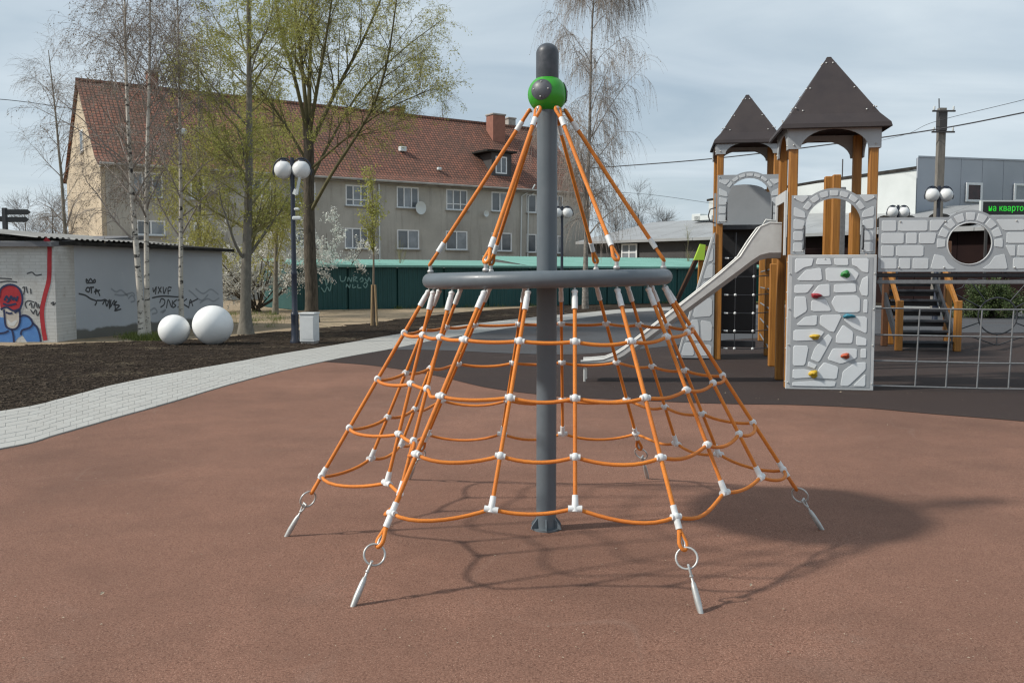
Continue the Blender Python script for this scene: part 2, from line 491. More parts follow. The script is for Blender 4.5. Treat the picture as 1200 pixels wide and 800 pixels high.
def ground_mat():
    m, nt, bs = new_mat('dry_sandy_earth')
    v = coord(nt)
    a = mixcol(nt, ramp(nt, noise(nt, v, .25, 6, .65), .35, .65), (.36, .27, .175), (.27, .20, .125))
    a = mixcol(nt, ramp(nt, noise(nt, v, 1.3, 7, .7), .52, .66), a, (.115, .10, .045))
    a = mixcol(nt, ramp(nt, noise(nt, v, 9, 4, .7), .5, .75), a, (.42, .33, .225))
    nt.links.new(a, bs.inputs['Base Color']); bs.inputs['Roughness'].default_value = .95
    bump(nt, bs, noise(nt, v, 8, 6, .7), .8, .05)
    return m
MT['ground'] = ground_mat()
def soil_mat():
    m, nt, bs = new_mat('dark_turned_soil')
    v = coord(nt)
    a = mixcol(nt, ramp(nt, noise(nt, v, 3, 7, .72), .38, .64), (.017, .0125, .0095), (.062, .046, .034))
    a = mixcol(nt, ramp(nt, noise(nt, v, .9, 6, .7, .5), .56, .68), a, (.15, .12, .082))
    a = mixcol(nt, ramp(nt, noise(nt, v, 26, 3, .6), .62, .72), a, (.10, .08, .058))
    nt.links.new(a, bs.inputs['Base Color']); bs.inputs['Roughness'].default_value = .95
    bs.inputs['Specular IOR Level'].default_value = .08
    bump(nt, bs, noise(nt, v, 14, 7, .75), 1.0, .06)
    return m
MT['soil'] = soil_mat()
def paver_mat():
    m, nt, bs = new_mat('pale_concrete_paver')
    oi = nt.nodes.new('ShaderNodeObjectInfo')
    v = coord(nt, kind='Object')
    g = nt.nodes.new('ShaderNodeNewGeometry')
    a = mixcol(nt, ramp(nt, noise(nt, g.outputs['Position'], 1.6, 6, .7), .35, .65), (.43, .425, .395), (.38, .375, .35))
    a = mixcol(nt, ramp(nt, noise(nt, g.outputs['Position'], 90, 2, .6), .55, .75), a, (.30, .285, .265))
    mr = nt.nodes.new('ShaderNodeMapRange'); nt.links.new(oi.outputs['Random'], mr.inputs[0]); mr.inputs[3].default_value = 0; mr.inputs[4].default_value = .28
    a = mixcol(nt, mr.outputs[0], a, (.34, .32, .29))
    nt.links.new(a, bs.inputs['Base Color']); bs.inputs['Roughness'].default_value = .85
    bump(nt, bs, noise(nt, g.outputs['Position'], 60, 3, .6), .25, .004)
    return m
MT['paver'] = paver_mat()
MT['joint_sand'] = simple('joint_sand', (.40, .39, .365), (.34, .33, .305), 6, .95)

def facade_mat():
    m, nt, bs = new_mat('grey_roughcast_facade')
    v = coord(nt)
    a = mixcol(nt, ramp(nt, noise(nt, v, .35, 6, .65), .35, .68), (.46, .435, .385), (.335, .315, .28))
    a = mixcol(nt, ramp(nt, noise(nt, coord(nt, (1.6, 1.6, .14)), 1.2, 6, .7), .52, .74), a, (.25, .235, .205))
    a = mixcol(nt, ramp(nt, noise(nt, v, 14, 4, .7), .55, .8), a, (.52, .49, .44))
    nt.links.new(a, bs.inputs['Base Color']); bs.inputs['Roughness'].default_value = .93
    bump(nt, bs, noise(nt, v, 22, 4, .7), .5, .02)
    return m
MT['facade'] = facade_mat()

def tile_mat():
    m, nt, bs = new_mat('old_red_clay_tiles')
    t = nt.nodes.new('ShaderNodeTexCoord'); sp = nt.nodes.new('ShaderNodeSeparateXYZ'); nt.links.new(t.outputs['Object'], sp.inputs[0])
    mz = nt.nodes.new('ShaderNodeMath'); mz.operation = 'MULTIPLY'; mz.inputs[1].default_value = 1.41; nt.links.new(sp.outputs[2], mz.inputs[0])
    cb = nt.nodes.new('ShaderNodeCombineXYZ'); nt.links.new(sp.outputs[0], cb.inputs[0]); nt.links.new(mz.outputs[0], cb.inputs[1])
    br = nt.nodes.new('ShaderNodeTexBrick'); nt.links.new(cb.outputs[0], br.inputs['Vector'])
    br.inputs['Scale'].default_value = 1; br.inputs['Brick Width'].default_value = .235; br.inputs['Row Height'].default_value = .27
    br.inputs['Mortar Size'].default_value = .035; br.inputs['Mortar Smooth'].default_value = .6; br.offset = 0.0
    br.inputs['Color1'].default_value = (.31, .118, .072, 1); br.inputs['Color2'].default_value = (.165, .072, .049, 1); br.inputs['Mortar'].default_value = (.055, .030, .022, 1)
    br.inputs['Bias'].default_value = -.1
    v = cb.outputs[0]
    a = br.outputs['Color']
    a = mixcol(nt, ramp(nt, noise(nt, v, .35, 6, .65), .38, .66), a, mixcol(nt, .55, a, (.085, .055, .038)))
    a = mixcol(nt, ramp(nt, noise(nt, v, 1.1, 6, .7), .60, .74), a, mixcol(nt, .6, a, (.38, .13, .07)))
    a = mixcol(nt, ramp(nt, noise(nt, v, .8, 5, .7), .66, .76), a, (.10, .095, .045))
    nt.links.new(a, bs.inputs['Base Color']); bs.inputs['Roughness'].default_value = .85
    # each course overlaps the one below
    fr = nt.nodes.new('ShaderNodeMath'); fr.operation = 'FRACT'
    dv = nt.nodes.new('ShaderNodeMath'); dv.operation = 'DIVIDE'; dv.inputs[1].default_value = .27
    nt.links.new(mz.outputs[0], dv.inputs[0]); nt.links.new(dv.outputs[0], fr.inputs[0])
    inv = nt.nodes.new('ShaderNodeMath'); inv.operation = 'SUBTRACT'; inv.inputs[0].default_value = 1; nt.links.new(fr.outputs[0], inv.inputs[1])
    ad = nt.nodes.new('ShaderNodeMath'); ad.operation = 'SUBTRACT'; nt.links.new(inv.outputs[0], ad.inputs[0]); nt.links.new(br.outputs['Fac'], ad.inputs[1])
    bump(nt, bs, ad.outputs[0], .9, .08)
    return m
MT['tiles'] = tile_mat()

def brick_wall_mat(name, c, c2, mort):
    m, nt, bs = new_mat(name)
    t = nt.nodes.new('ShaderNodeTexCoord'); sp = nt.nodes.new('ShaderNodeSeparateXYZ'); nt.links.new(t.outputs['Object'], sp.inputs[0])
    cb = nt.nodes.new('ShaderNodeCombineXYZ'); nt.links.new(sp.outputs[0], cb.inputs[0]); nt.links.new(sp.outputs[2], cb.inputs[1])
    br = nt.nodes.new('ShaderNodeTexBrick'); nt.links.new(cb.outputs[0], br.inputs['Vector'])
    br.inputs['Scale'].default_value = 1; br.inputs['Brick Width'].default_value = .26; br.inputs['Row Height'].default_value = .077; br.inputs['Mortar Size'].default_value = .008
    br.inputs['Color1'].default_value = (*c, 1); br.inputs['Color2'].default_value = (*c2, 1); br.inputs['Mortar'].default_value = (*mort, 1)
    v = t.outputs['Object']
    a = mixcol(nt, ramp(nt, noise(nt, v, 1.2, 6, .7), .5, .72), br.outputs['Color'], (.40, .37, .33))
    a = mixcol(nt, ramp(nt, noise(nt, v, 5, 5, .7), .62, .75), a, (.28, .24, .20))
    nt.links.new(a, bs.inputs['Base Color']); bs.inputs['Roughness'].default_value = .9
    inv = nt.nodes.new('ShaderNodeMath'); inv.operation = 'SUBTRACT'; inv.inputs[0].default_value = 1; nt.links.new(br.outputs['Fac'], inv.inputs[1])
    bump(nt, bs, inv.outputs[0], .35, .006)
    return m
MT['white_brick'] = brick_wall_mat('whitewashed_brick', (.62, .61, .58), (.57, .56, .53), (.50, .49, .46))
def garage_mat():
    m, nt, bs = new_mat('blue_grey_painted_plaster')
    v = coord(nt)
    a = mixcol(nt, ramp(nt, noise(nt, v, .6, 6, .6), .35, .65), (.43, .455, .49), (.48, .505, .535))
    a = mixcol(nt, ramp(nt, noise(nt, v, 3.5, 6, .7), .6, .75), a, (.52, .54, .56))
    sp = nt.nodes.new('ShaderNodeSeparateXYZ'); nt.links.new(v, sp.inputs[0])
    ad = nt.nodes.new('ShaderNodeMath'); ad.operation = 'MULTIPLY_ADD'; ad.inputs[1].default_value = .35; nt.links.new(noise(nt, v, 1.4, 5, .6), ad.inputs[0]); nt.links.new(sp.outputs[2], ad.inputs[2])
    a = mixcol(nt, ramp(nt, ad.outputs[0], .40, .46, (1, 1, 1), (0, 0, 0)), a, (.15, .147, .13))      # bare splash plinth
    nt.links.new(a, bs.inputs['Base Color']); bs.inputs['Roughness'].default_value = .85
    bump(nt, bs, noise(nt, v, 12, 5, .6), .25, .01)
    return m
MT['garage_plaster'] = garage_mat()

def bark_mat(name, c, c2, vs=(6, 6, 1.2), sc=3.0, bm=.9):
    m, nt, bs = new_mat(name)
    v = coord(nt, vs)
    f = noise(nt, v, sc, 7, .7)
    nt.links.new(mixcol(nt, ramp(nt, f, .36, .66), c, c2), bs.inputs['Base Color'])
    bs.inputs['Roughness'].default_value = .92
    bump(nt, bs, f, bm, .03)
    return m
MT['bark_grey'] = bark_mat('grey_bark', (.145, .13, .105), (.235, .215, .175), (4, 4, 2.2))
MT['bark_dark'] = bark_mat('dark_furrowed_bark', (.045, .036, .026), (.13, .105, .075))
MT['bark_young'] = bark_mat('young_brown_bark', (.16, .12, .085), (.22, .17, .12))
def birch_mat():
    m, nt, bs = new_mat('birch_bark')
    v = coord(nt, (3.0, 3.0, 6))
    f = ramp(nt, noise(nt, v, 1.5, 5, .7, .4), .54, .60)
    a = mixcol(nt, ramp(nt, noise(nt, coord(nt), 3, 4), .3, .7), (.60, .56, .49), (.46, .42, .36))
    a = mixcol(nt, f, a, (.03, .027, .024))
    nt.links.new(a, bs.inputs['Base Color']); bs.inputs['Roughness'].default_value = .75
    bump(nt, bs, f, .3, .01)
    return m
MT['birch'] = birch_mat()
MT['birch_grey'] = bark_mat('grey_birch_bark', (.10, .088, .075), (.33, .30, .265), (3, 3, 4), 2.0, .3)
def leaf_mat(name, c, c2, trans=.35):
    m, nt, bs = new_mat(name)
    g = nt.nodes.new('ShaderNodeNewGeometry')
    a = mixcol(nt, g.outputs['Random Per Island'], c, c2)
    nt.links.new(a, bs.inputs['Base Color']); bs.inputs['Roughness'].default_value = .6
    tr = nt.nodes.new('ShaderNodeBsdfTranslucent'); nt.links.new(a, tr.inputs[0])
    mx = nt.nodes.new('ShaderNodeMixShader'); mx.inputs[0].default_value = trans
    nt.links.new(bs.outputs[0], mx.inputs[1]); nt.links.new(tr.outputs[0], mx.inputs[2])
    nt.links.new(mx.outputs[0], nt.nodes['Material Output'].inputs[0])
    return m
MT['twig_birch'] = bark_mat('birch_twigs', (.23, .195, .17), (.34, .295, .26), (1, 1, 1), 2, 0)
MT['twig_olive'] = bark_mat('olive_twigs', (.19, .17, .065), (.29, .26, .105), (1, 1, 1), 2, 0)
MT['limb_olive'] = bark_mat('olive_limbs', (.085, .075, .035), (.16, .14, .065), (3, 3, 1), 2, .3)
MT['twig_brown'] = bark_mat('brown_twigs', (.07, .055, .042), (.12, .095, .075), (1, 1, 1), 2, 0)
MT['leaf_spring'] = leaf_mat('spring_leaves', (.34, .35, .075), (.50, .49, .15), .5)
MT['leaf_willow'] = leaf_mat('olive_spring_leaves', (.35, .34, .085), (.50, .47, .15), .5)
MT['leaf_bud'] = leaf_mat('brown_buds', (.16, .12, .075), (.26, .21, .14), .2)
MT['blossom'] = leaf_mat('white_blossom', (.66, .65, .58), (.78, .77, .72), .3)
MT['leaf_dark'] = leaf_mat('dark_bush_leaves', (.045, .075, .02), (.085, .12, .035))
MT['grass'] = leaf_mat('grass_blades', (.10, .15, .03), (.20, .22, .06))
MT['dry_leaf'] = leaf_mat('dry_leaf', (.30, .22, .14), (.45, .38, .28), .1)
MT['clod'] = simple('soil_clod', (.030, .023, .0175), (.085, .066, .05), 5, .95, spec=.08)

# ================================================================== THE SETTING
def sheet(name, pts, z, mat, kind='structure', parent=None):
    tess = tessellate_polygon([[Vector((p[0], p[1], 0)) for p in pts]])
    mb = MB(); mb.add([(p[0], p[1], z) for p in pts], [tuple(t) for t in tess])
    o = mb.build(name, mat, parent)
    for p in o.data.polygons:
        pass
    bm = bmesh.new(); bm.from_mesh(o.data)
    for f in bm.faces:
        if f.normal.z < 0: f.normal_flip()
    bm.to_mesh(o.data); bm.free()
    if kind: o['kind'] = kind
    return o
def smooth_line(pts, n):
    """resample a polyline with a Catmull-Rom curve"""
    P = [Vector(p) for p in pts]; out = []
    P = [2 * P[0] - P[1]] + P + [2 * P[-1] - P[-2]]
    for i in range(1, len(P) - 2):
        for k in range(n):
            t = k / n
            a, b, c, d = P[i - 1], P[i], P[i + 1], P[i + 2]
            out.append(.5 * ((2 * b) + (c - a) * t + (2 * a - 5 * b + 4 * c - d) * t * t + (3 * b - a - 3 * c + d) * t ** 3))
    out.append(P[-2])
    return out

sheet('ground', [(-450, -60), (450, -60), (450, 700), (-450, 700)], 0.0, MT['ground'])

out_px = [(0, 484), (67, 470), (133, 452.5), (200, 439), (267, 427), (333, 415), (400, 404), (460, 393.5), (520, 384.5), (600, 375), (680, 367.3), (760, 361.2)]
inn_px = [(0, 528), (67, 511), (133, 492), (200, 473), (267, 452.5), (333, 435), (400, 420.5), (460, 409.5), (520, 397.5), (600, 384.5), (680, 373.5), (760, 365)]
outer = [ground(*p) for p in out_px]; inner = [ground(*p) for p in inn_px]
# carry the path on to the left, past the frame, and round the far side of the playground
outer = [Vector((-8.6, 3.2, 0)), Vector((-7.3, 6.6, 0))] + outer + [Vector((14.2, 47.2, 0)), Vector((21.5, 43.5, 0)), Vector((26, 36, 0))]
inner = [Vector((-6.6, 3.6, 0)), Vector((-5.6, 6.4, 0))] + inner + [Vector((13.6, 43.2, 0)), Vector((19.6, 40.0, 0)), Vector((24, 33.5, 0))]
outer = smooth_line(outer, 5); inner = smooth_line(inner, 5)

# rubber playground surface: everything inside the path
surf = [(p.x, p.y) for p in inner] + [(30, 10), (30, -12), (-7.5, -12)]
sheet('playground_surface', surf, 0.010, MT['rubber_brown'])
# dark grey rubber field beyond a curved seam
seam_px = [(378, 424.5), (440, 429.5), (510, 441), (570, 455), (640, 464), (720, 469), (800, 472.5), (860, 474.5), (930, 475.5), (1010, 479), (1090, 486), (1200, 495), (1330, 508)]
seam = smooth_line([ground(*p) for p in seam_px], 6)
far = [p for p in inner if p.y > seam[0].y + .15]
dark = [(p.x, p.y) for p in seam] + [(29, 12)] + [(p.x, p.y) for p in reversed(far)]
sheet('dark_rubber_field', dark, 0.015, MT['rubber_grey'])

seam2 = smooth_line([ground(*p) for p in [(452, 410.5), (520, 411.5), (600, 415), (680, 416), (760, 409), (840, 400), (930, 395), (1020, 392), (1110, 390.5), (1250, 391)]], 6)
far2 = [p for p in inner if p.y > seam2[0].y + .12]
sheet('grey_rubber_field', [(p.x, p.y) for p in seam2] + [(27, 27)] + [(p.x, p.y) for p in reversed(far2)], 0.020, MT['rubber_blue'])
# path of concrete pavers
path = sheet('path', [(p.x, p.y) for p in outer] + [(p.x, p.y) for p in reversed(inner)], 0.0205, MT['joint_sand'])
def at_len(line, s):
    for i in range(len(line) - 1):
        d = (line[i + 1] - line[i]).length
        if s <= d or i == len(line) - 2:
            return line[i].lerp(line[i + 1], s / d)
        s -= d
mid = [(a + b) / 2 for a, b in zip(outer, inner)]
cum = [0]
for i in range(len(mid) - 1): cum.append(cum[-1] + (mid[i + 1] - mid[i]).length)
def edges_at(s):
    for i in range(len(cum) - 1):
        if s <= cum[i + 1] or i == len(cum) - 2:
            t = (s - cum[i]) / (cum[i + 1] - cum[i])
            return inner[i].lerp(inner[i + 1], t), outer[i].lerp(outer[i + 1], t)
slabs = []
s = 0.0; row = 0
STEP = .27
while s < cum[-1] - 1.6 * STEP:
    n = 10
    for k in range(n):
        a0, b0 = edges_at(s + STEP * .5 * (k % 2)); a1, b1 = edges_at(s + STEP * (1 + .5 * (k % 2)))
        q = [a0.lerp(b0, (k + .02) / n), a1.lerp(b1, (k + .02) / n), a1.lerp(b1, (k + .98) / n), a0.lerp(b0, (k + .98) / n)]
        c = sum(q, Vector()) / 4
        q = [c + (p - c) * .995 for p in q]
        slabs.append((c.length, q))
    s += STEP; row += 1
def slab_geo(mb, q, z0, z1):
    c = sum(q, Vector()) / 4
    top = [c + (p - c) * .965 for p in q]
    vs = [(p.x, p.y, z0) for p in q] + [(p.x, p.y, z1 - .004) for p in q] + [(p.x, p.y, z1) for p in top]
    fs = [(8, 9, 10, 11)] + [(i, (i + 1) % 4, 4 + (i + 1) % 4, 4 + i) for i in range(4)] + [(4 + i, 4 + (i + 1) % 4, 8 + (i + 1) % 4, 8 + i) for i in range(4)]
    mb.add(vs, fs)
def in_view(c):
    return c.y > 5 and abs(c.x) < c.y * .60
slabs.sort(key=lambda t: (not in_view(sum(t[1], Vector()) / 4), t[0]))
rest = MB()
for i, (dist, q) in enumerate(slabs):
    h = .0245 + random.uniform(-.0015, .0015)
    if i < 300:
        mb = MB(); slab_geo(mb, q, .004, h); mb.build('paver', MT['paver'], path)
    else: slab_geo(rest, q, .004, h)
rest.build('distant_pavers', MT['paver'], path, kind='stuff')

# dark turned soil between path and garages, with a ragged far edge
soil_far_px = [(-60, 409), (0, 406), (70, 403), (120, 401), (170, 400), (230, 398), (300, 391), (360, 386), (420, 380), (470, 374), (520, 368.5), (600, 361.5), (690, 356), (800, 351.5)]
sf = smooth_line([ground(*p) for p in soil_far_px], 6)
soil_near = [p for p in outer if -14 < p.x < 9 and p.y < 46]
soil = [(p.x, p.y) for p in soil_near] + [(p.x + random.uniform(-.25, .25), p.y + random.uniform(-.3, .3)) for p in reversed(sf)] + [(-22, 21), (-22, 4)]
sheet('soil_bed', soil, 0.008, MT['soil'])
# right side: mulch strip behind the path, then lawn
mul = [(p.x, p.y) for p in outer if p.x > 9.5] + [(40, 40), (40, 52), (9.5, 56)]
sheet('mulch_bed', mul, 0.006, MT['soil'])
m, nt, bs = new_mat('short_green_lawn')
v_ = coord(nt)
nt.links.new(mixcol(nt, ramp(nt, noise(nt, v_, 2.5, 7, .7), .35, .68), (.075, .135, .022), (.14, .17, .05)), bs.inputs['Base Color']); bs.inputs['Roughness'].default_value = .95
bump(nt, bs, noise(nt, v_, 30, 5, .7), .8, .04)
MT['lawn'] = m
sheet('lawn', [(12, 52), (60, 48.0), (60, 62), (12, 66)], 0.009, MT['lawn'])

# clods of soil: uncountable
def clods(name, n, area, mat, size):
    ico_v = np.array([(0, 0, 1), (.9, 0, .1), (-.45, .78, .1), (-.45, -.78, .1), (0, 0, -.5)]); ico_f = np.array([(0, 1, 2), (0, 2, 3), (0, 3, 1), (4, 2, 1), (4, 3, 2), (4, 1, 3)])
    V = []; F = []
    for i in range(n):
        x, y = area()
        sc = size * RNG.uniform(.35, 1.0) ** 1.5 * (1 + RNG.uniform(0, .8, 3)) * np.array([1.3, 1.3, .45])
        a = RNG.uniform(0, 6.28); c, s_ = math.cos(a), math.sin(a)
        v = ico_v * sc * RNG.uniform(.75, 1.25, (5, 1))
        v = np.c_[v[:, 0] * c - v[:, 1] * s_ + x, v[:, 0] * s_ + v[:, 1] * c + y, v[:, 2] + .012]
        F.append(ico_f + 5 * i); V.append(v)
    return np_obj(name, np.concatenate(V), np.concatenate(F), mat, None, False, 'stuff')
def soil_area():
    # even scatter over the bed between the path's outer edge and the ragged far edge
    while True:
        px = RNG.uniform(-40, 700)
        yn = np.interp(px, [p[0] for p in out_px], [p[1] for p in out_px]) + (max(0, -px) * .21); yf = np.interp(px, [p[0] for p in soil_far_px], [p[1] for p in soil_far_px])
        if yn - yf < 3: continue
        if RNG.uniform() > (yn - yf) / 80: continue
        q = ground(px, RNG.uniform(yf, yn - .8)); return q.x, q.y
o = clods('soil_clods', 9000, soil_area, MT['clod'], .026)
o['label'] = 'crumbly dark clods of soil beside the path'; o['category'] = 'soil'

# grass tufts: uncountable
def blades(name, centres, nper, h, mat, spread=.12):
    C = np.repeat(np.array(centres), nper, axis=0); n = len(C)
    base = C + np.c_[RNG.normal(0, spread, n), RNG.normal(0, spread, n), np.zeros(n)]
    a = RNG.uniform(0, 6.28, n); w = np.c_[np.cos(a), np.sin(a), np.zeros(n)] * .006
    tip = base + np.c_[RNG.normal(0, .35, n), RNG.normal(0, .35, n), np.ones(n)] * (h * RNG.uniform(.4, 1.1, n))[:, None]
    V = np.stack([base - w, base + w, tip], 1).reshape(-1, 3); F = np.arange(3 * n).reshape(-1, 3)
    return np_obj(name, V, F, mat, None, False, 'stuff')
cs = []
for _ in range(150):
    px = random.uniform(440, 690); g = ground(px, 361 - (px - 440) * .022 + random.uniform(-2.5, 2.0)); cs.append((g.x, g.y, 0))
for _ in range(520):
    px = random.uniform(655, 840); g = ground(px, 354.5 - (px - 690) * .014 + random.uniform(-3.5, 2.2)); cs.append((g.x, g.y, 0))
for _ in range(70):
    px = random.gauss(172, 11); g = ground(px, 396 + random.uniform(-2, 3)); cs.append((g.x, g.y, 0))
for _ in range(60):
    px = random.uniform(225, 330); g = ground(px, random.uniform(366, 384)); cs.append((g.x, g.y, 0))
o = blades('grass', cs, 26, .20, MT['grass']); o['label'] = 'sparse green grass tufts along the shed and tree feet'; o['category'] = 'grass'

# ================================================================== ROPE PYRAMID
pole_base = ground(640, 621)
X0, Y0 = pole_base.x, pole_base.y
net = thing('rope_climbing_pyramid', 'orange rope climbing net hung from a grey ring round a tall central pole', 'climbing net', (X0, Y0, 0.010))
def NB(mb, name, mat, parent=None, **k): return mb.build(name, mat, parent or net, world=True, **k)
PXM = FPX / Y0
POLE_R = .0605; TOP = HC + 265 / PXM
ZR = at(640, 326.6, Y0).z           # ring height
RR = .695; RT = .0455               # ring radius, tube radius
TILT = math.tan(R(1.05))            # the hung ring sits a little lower on its left
def ringp(deg, r=RR, dz=0.0):
    a = R(deg); x = math.cos(a) * r; y = math.sin(a) * r
    return Vector((X0 + x, Y0 + y, ZR + x * TILT + dz))
zs = at(638, 111, Y0).z             # hub centre
mb = MB(); mb.lathe([(POLE_R, .02), (POLE_R, zs - .06)], (X0, Y0, 0), 32); pole = NB(mb, 'pole', MT['grey_metal'])
mb = MB(); mb.lathe([(POLE_R + .004, zs + .08), (POLE_R + .006, zs + .09)] + [(POLE_R + .006, TOP - .06)] + [((POLE_R + .006) * math.cos(a), TOP - .06 + .06 * math.sin(a)) for a in [R(k) for k in range(10, 91, 10)]], (X0, Y0, 0), 32); NB(mb, 'pole_cap', MT['dark_cover'])
mb = MB(); mb.lathe([(.088, .010), (.088, .022)], (X0, Y0, 0), 24); NB(mb, 'base_flange', MT['grey_metal'], pole)
for k in range(6):
    a = R(30 + 60 * k)
    mb = MB(); U = Vector((math.cos(a), math.sin(a), 0))
    mb.plate([[(POLE_R - .002, .02), (.105, .02), (.098, .04), (POLE_R - .002, .085)]], .008, (X0, Y0, 0), U, (0, 0, 1)); NB(mb, 'gusset', MT['grey_metal'], pole)
# hub
mb = MB(); mb.sphere((X0, Y0, zs), .112, 36, 20, (1.03, 1.03, 1.0)); hub = NB(mb, 'hub', MT['green'])
for az in (-112, 8, 128):
    d = Vector((math.cos(R(az)), math.sin(R(az)), .12)).normalized()
    e1 = d.orthogonal().normalized(); e2 = d.cross(e1)
    mb = MB()
    # dished cover following the ball
    vs = []; fs = []
    nr, ns = 6, 20
    for i in range(nr):
        th = R(32) * i / (nr - 1)
        for j in range(ns):
            p = d * math.cos(th) + (e1 * math.cos(2 * PI * j / ns) + e2 * math.sin(2 * PI * j / ns)) * math.sin(th)
            q = Vector((p.x * .1195, p.y * .1195, p.z * .1155)); vs.append(Vector((X0, Y0, zs)) + q)
    for i in range(nr - 1):
        for j in range(ns): fs.append((i * ns + j, i * ns + (j + 1) % ns, (i + 1) * ns + (j + 1) % ns, (i + 1) * ns + j))
    mb.add(vs, fs, True); cov = NB(mb, 'cover_plate', MT['dark_cover'], hub)
    mb = MB()
    for q in (45, 135, 225, 315):
        p = d * math.cos(R(22)) + (e1 * math.cos(R(q)) + e2 * math.sin(R(q))) * math.sin(R(22))
        mb.sphere(Vector((X0, Y0, zs)) + Vector((p.x * .120, p.y * .120, p.z * .116)), .005, 8, 5)
    NB(mb, 'bolts', MT['galv'], cov, kind='stuff')
# ring
mb = MB(); mb.tube([ringp(a) for a in range(0, 360, 4)], RT, 18, closed=True); ring = NB(mb, 'ring', MT['grey_metal'])
# rubber floor stretched inside the ring, seen edge on
mb = MB(); n_ = 60; zt_ = .008
vs = []; fs = []
for (r_, dz_) in ((POLE_R + .004, -.006), (.30, -.020), (RR - .01, -.004)):
    for zo in (zt_, -zt_):
        for k in range(n_): vs.append(ringp(360 * k / n_, r_, dz_ + zo))
for i in range(2):
    for k in range(n_):
        k2 = (k + 1) % n_; a = i * 2 * n_; b = (i + 1) * 2 * n_
        fs.append((a + k, a + k2, b + k2, b + k)); fs.append((a + n_ + k, b + n_ + k, b + n_ + k2, a + n_ + k2))
for k in range(n_): fs.append((k, n_ + k, n_ + (k + 1) % n_, (k + 1) % n_))
mb.add(vs, fs, True); NB(mb, 'ring_floor', MT['black_rubber'])
# upper ropes
MAINS = [-120, -60, 0, 60, 120, 180]
ROPE = .0105
def rope(mb, pts, r=ROPE): mb.tube(pts, r, 8)
for a in MAINS:
    d = Vector((math.cos(R(a)), math.sin(R(a)), 0))
    p0 = Vector((X0, Y0, zs - .095)) + d * .108; p1 = ringp(a, RR, RT + .055)
    mb = MB(); ax = (p1 - p0).normalized()
    rope(mb, [p0 + ax * .06, p0.lerp(p1, .5) + Vector((0, 0, -.004)), p1 - ax * .09], .0118); up = NB(mb, 'upper_rope', MT['rope'])
    mb = MB(); mb.tube([p0 + ax * .075, p0 + ax * .135], .0155, 12); NB(mb, 'ferrule', MT['white_plastic'], up)
    mb = MB(); mb.tube([p1 - ax * .15, p1 - ax * .085], .0155, 12); NB(mb, 'ferrule', MT['white_plastic'], up)
    # rope eye round a thimble at both ends
    side = ax.cross(Vector((0, 0, 1))).normalized()
    for (c, s_) in ((p0, 1), (p1, -1)):
        mb = MB(); loop = []
        for k in range(13):
            t = PI * k / 12
            loop.append(c + ax * s_ * (.018 - .026 * math.sin(t)) + side * .0155 * math.cos(t))
        loop = [c + ax * s_ * .085] + loop + [c + ax * s_ * .085]
        rope(mb, loop, .0098); NB(mb, 'rope_eye', MT['rope'], up)
        mb = MB(); mb.tube([c + ax * s_ * .052] + [c + ax * s_ * (.02 - .018 * math.sin(PI * k / 8)) + side * .0085 * math.cos(PI * k / 8) for k in range(9)], .0062, 6, closed=True); NB(mb, 'thimble', MT['galv'], up)
    mb = MB(); mb.tube([p1 + Vector((0, 0, -.01)), p1 + Vector((0, 0, -.055))], .011, 8); mb.sphere(p1 + Vector((0, 0, -.045)), .019, 12, 6, (1, 1, .7)); NB(mb, 'shackle', MT['galv'], up)
    mb = MB(); mb.tube([p0 - d * .02, p0 + d * .004], .009, 8); mb.sphere(p0 + Vector((0, 0, .0)), .014, 10, 6); NB(mb, 'eye_bolt', MT['galv'], up)
# anchors where the six legs enter the ground
anch_px = {-120: (414, 712), -60: (821, 720), 180: (336, 630), 0: (963, 622), 120: (479, 563), 60: (759, 562)}
rows_z = None
hang = {}
for k in range(18):
    a = -120 + 20 * k
    if a > 180: a -= 360
    hang[a] = ringp(a, RR, -RT + .004)
ground_pt = {a: ground(*anch_px[a]) + Vector((0, 0, .012)) for a in MAINS}
FR = [.193, .405, .625, .846]       # node positions down a leg, as share of its drop to row heights
ZROW = [at(540, 398.5, Y0 - .62 - .0).z, 0, 0, 0]
# row heights read on the two front legs
def height_on_leg(a, py):
    lo, hi = 0.0, 1.0
    for _ in range(40):
        m_ = (lo + hi) / 2; p = hang[a].lerp(ground_pt[a], m_)
        d = p.y * CP - (p.z - HC) * SP; v = p.y * SP + (p.z - HC) * CP
        y = 400 - FPX * v / d
        if y < py: lo = m_
        else: hi = m_
    return lo
LEGY = {-120: (398, 464, 532, 601), -60: (400, 466, 536, 605), 180: (390, 444, 501, 557), 0: (384, 440, 495, 550)}
FRAC = {a: [height_on_leg(a, y) for y in LEGY[a]] for a in LEGY}
avg = [sum(FRAC[a][i] for a in FRAC) / 4 for i in range(4)]
FRAC[60] = avg; FRAC[120] = avg
node = {}
for a in MAINS:
    for i in range(4): node[(a, i)] = hang[a].lerp(ground_pt[a], FRAC[a][i])
angs = [-120 + 20 * k for k in range(18)]
norm = lambda a: a - 360 if a > 180 else a
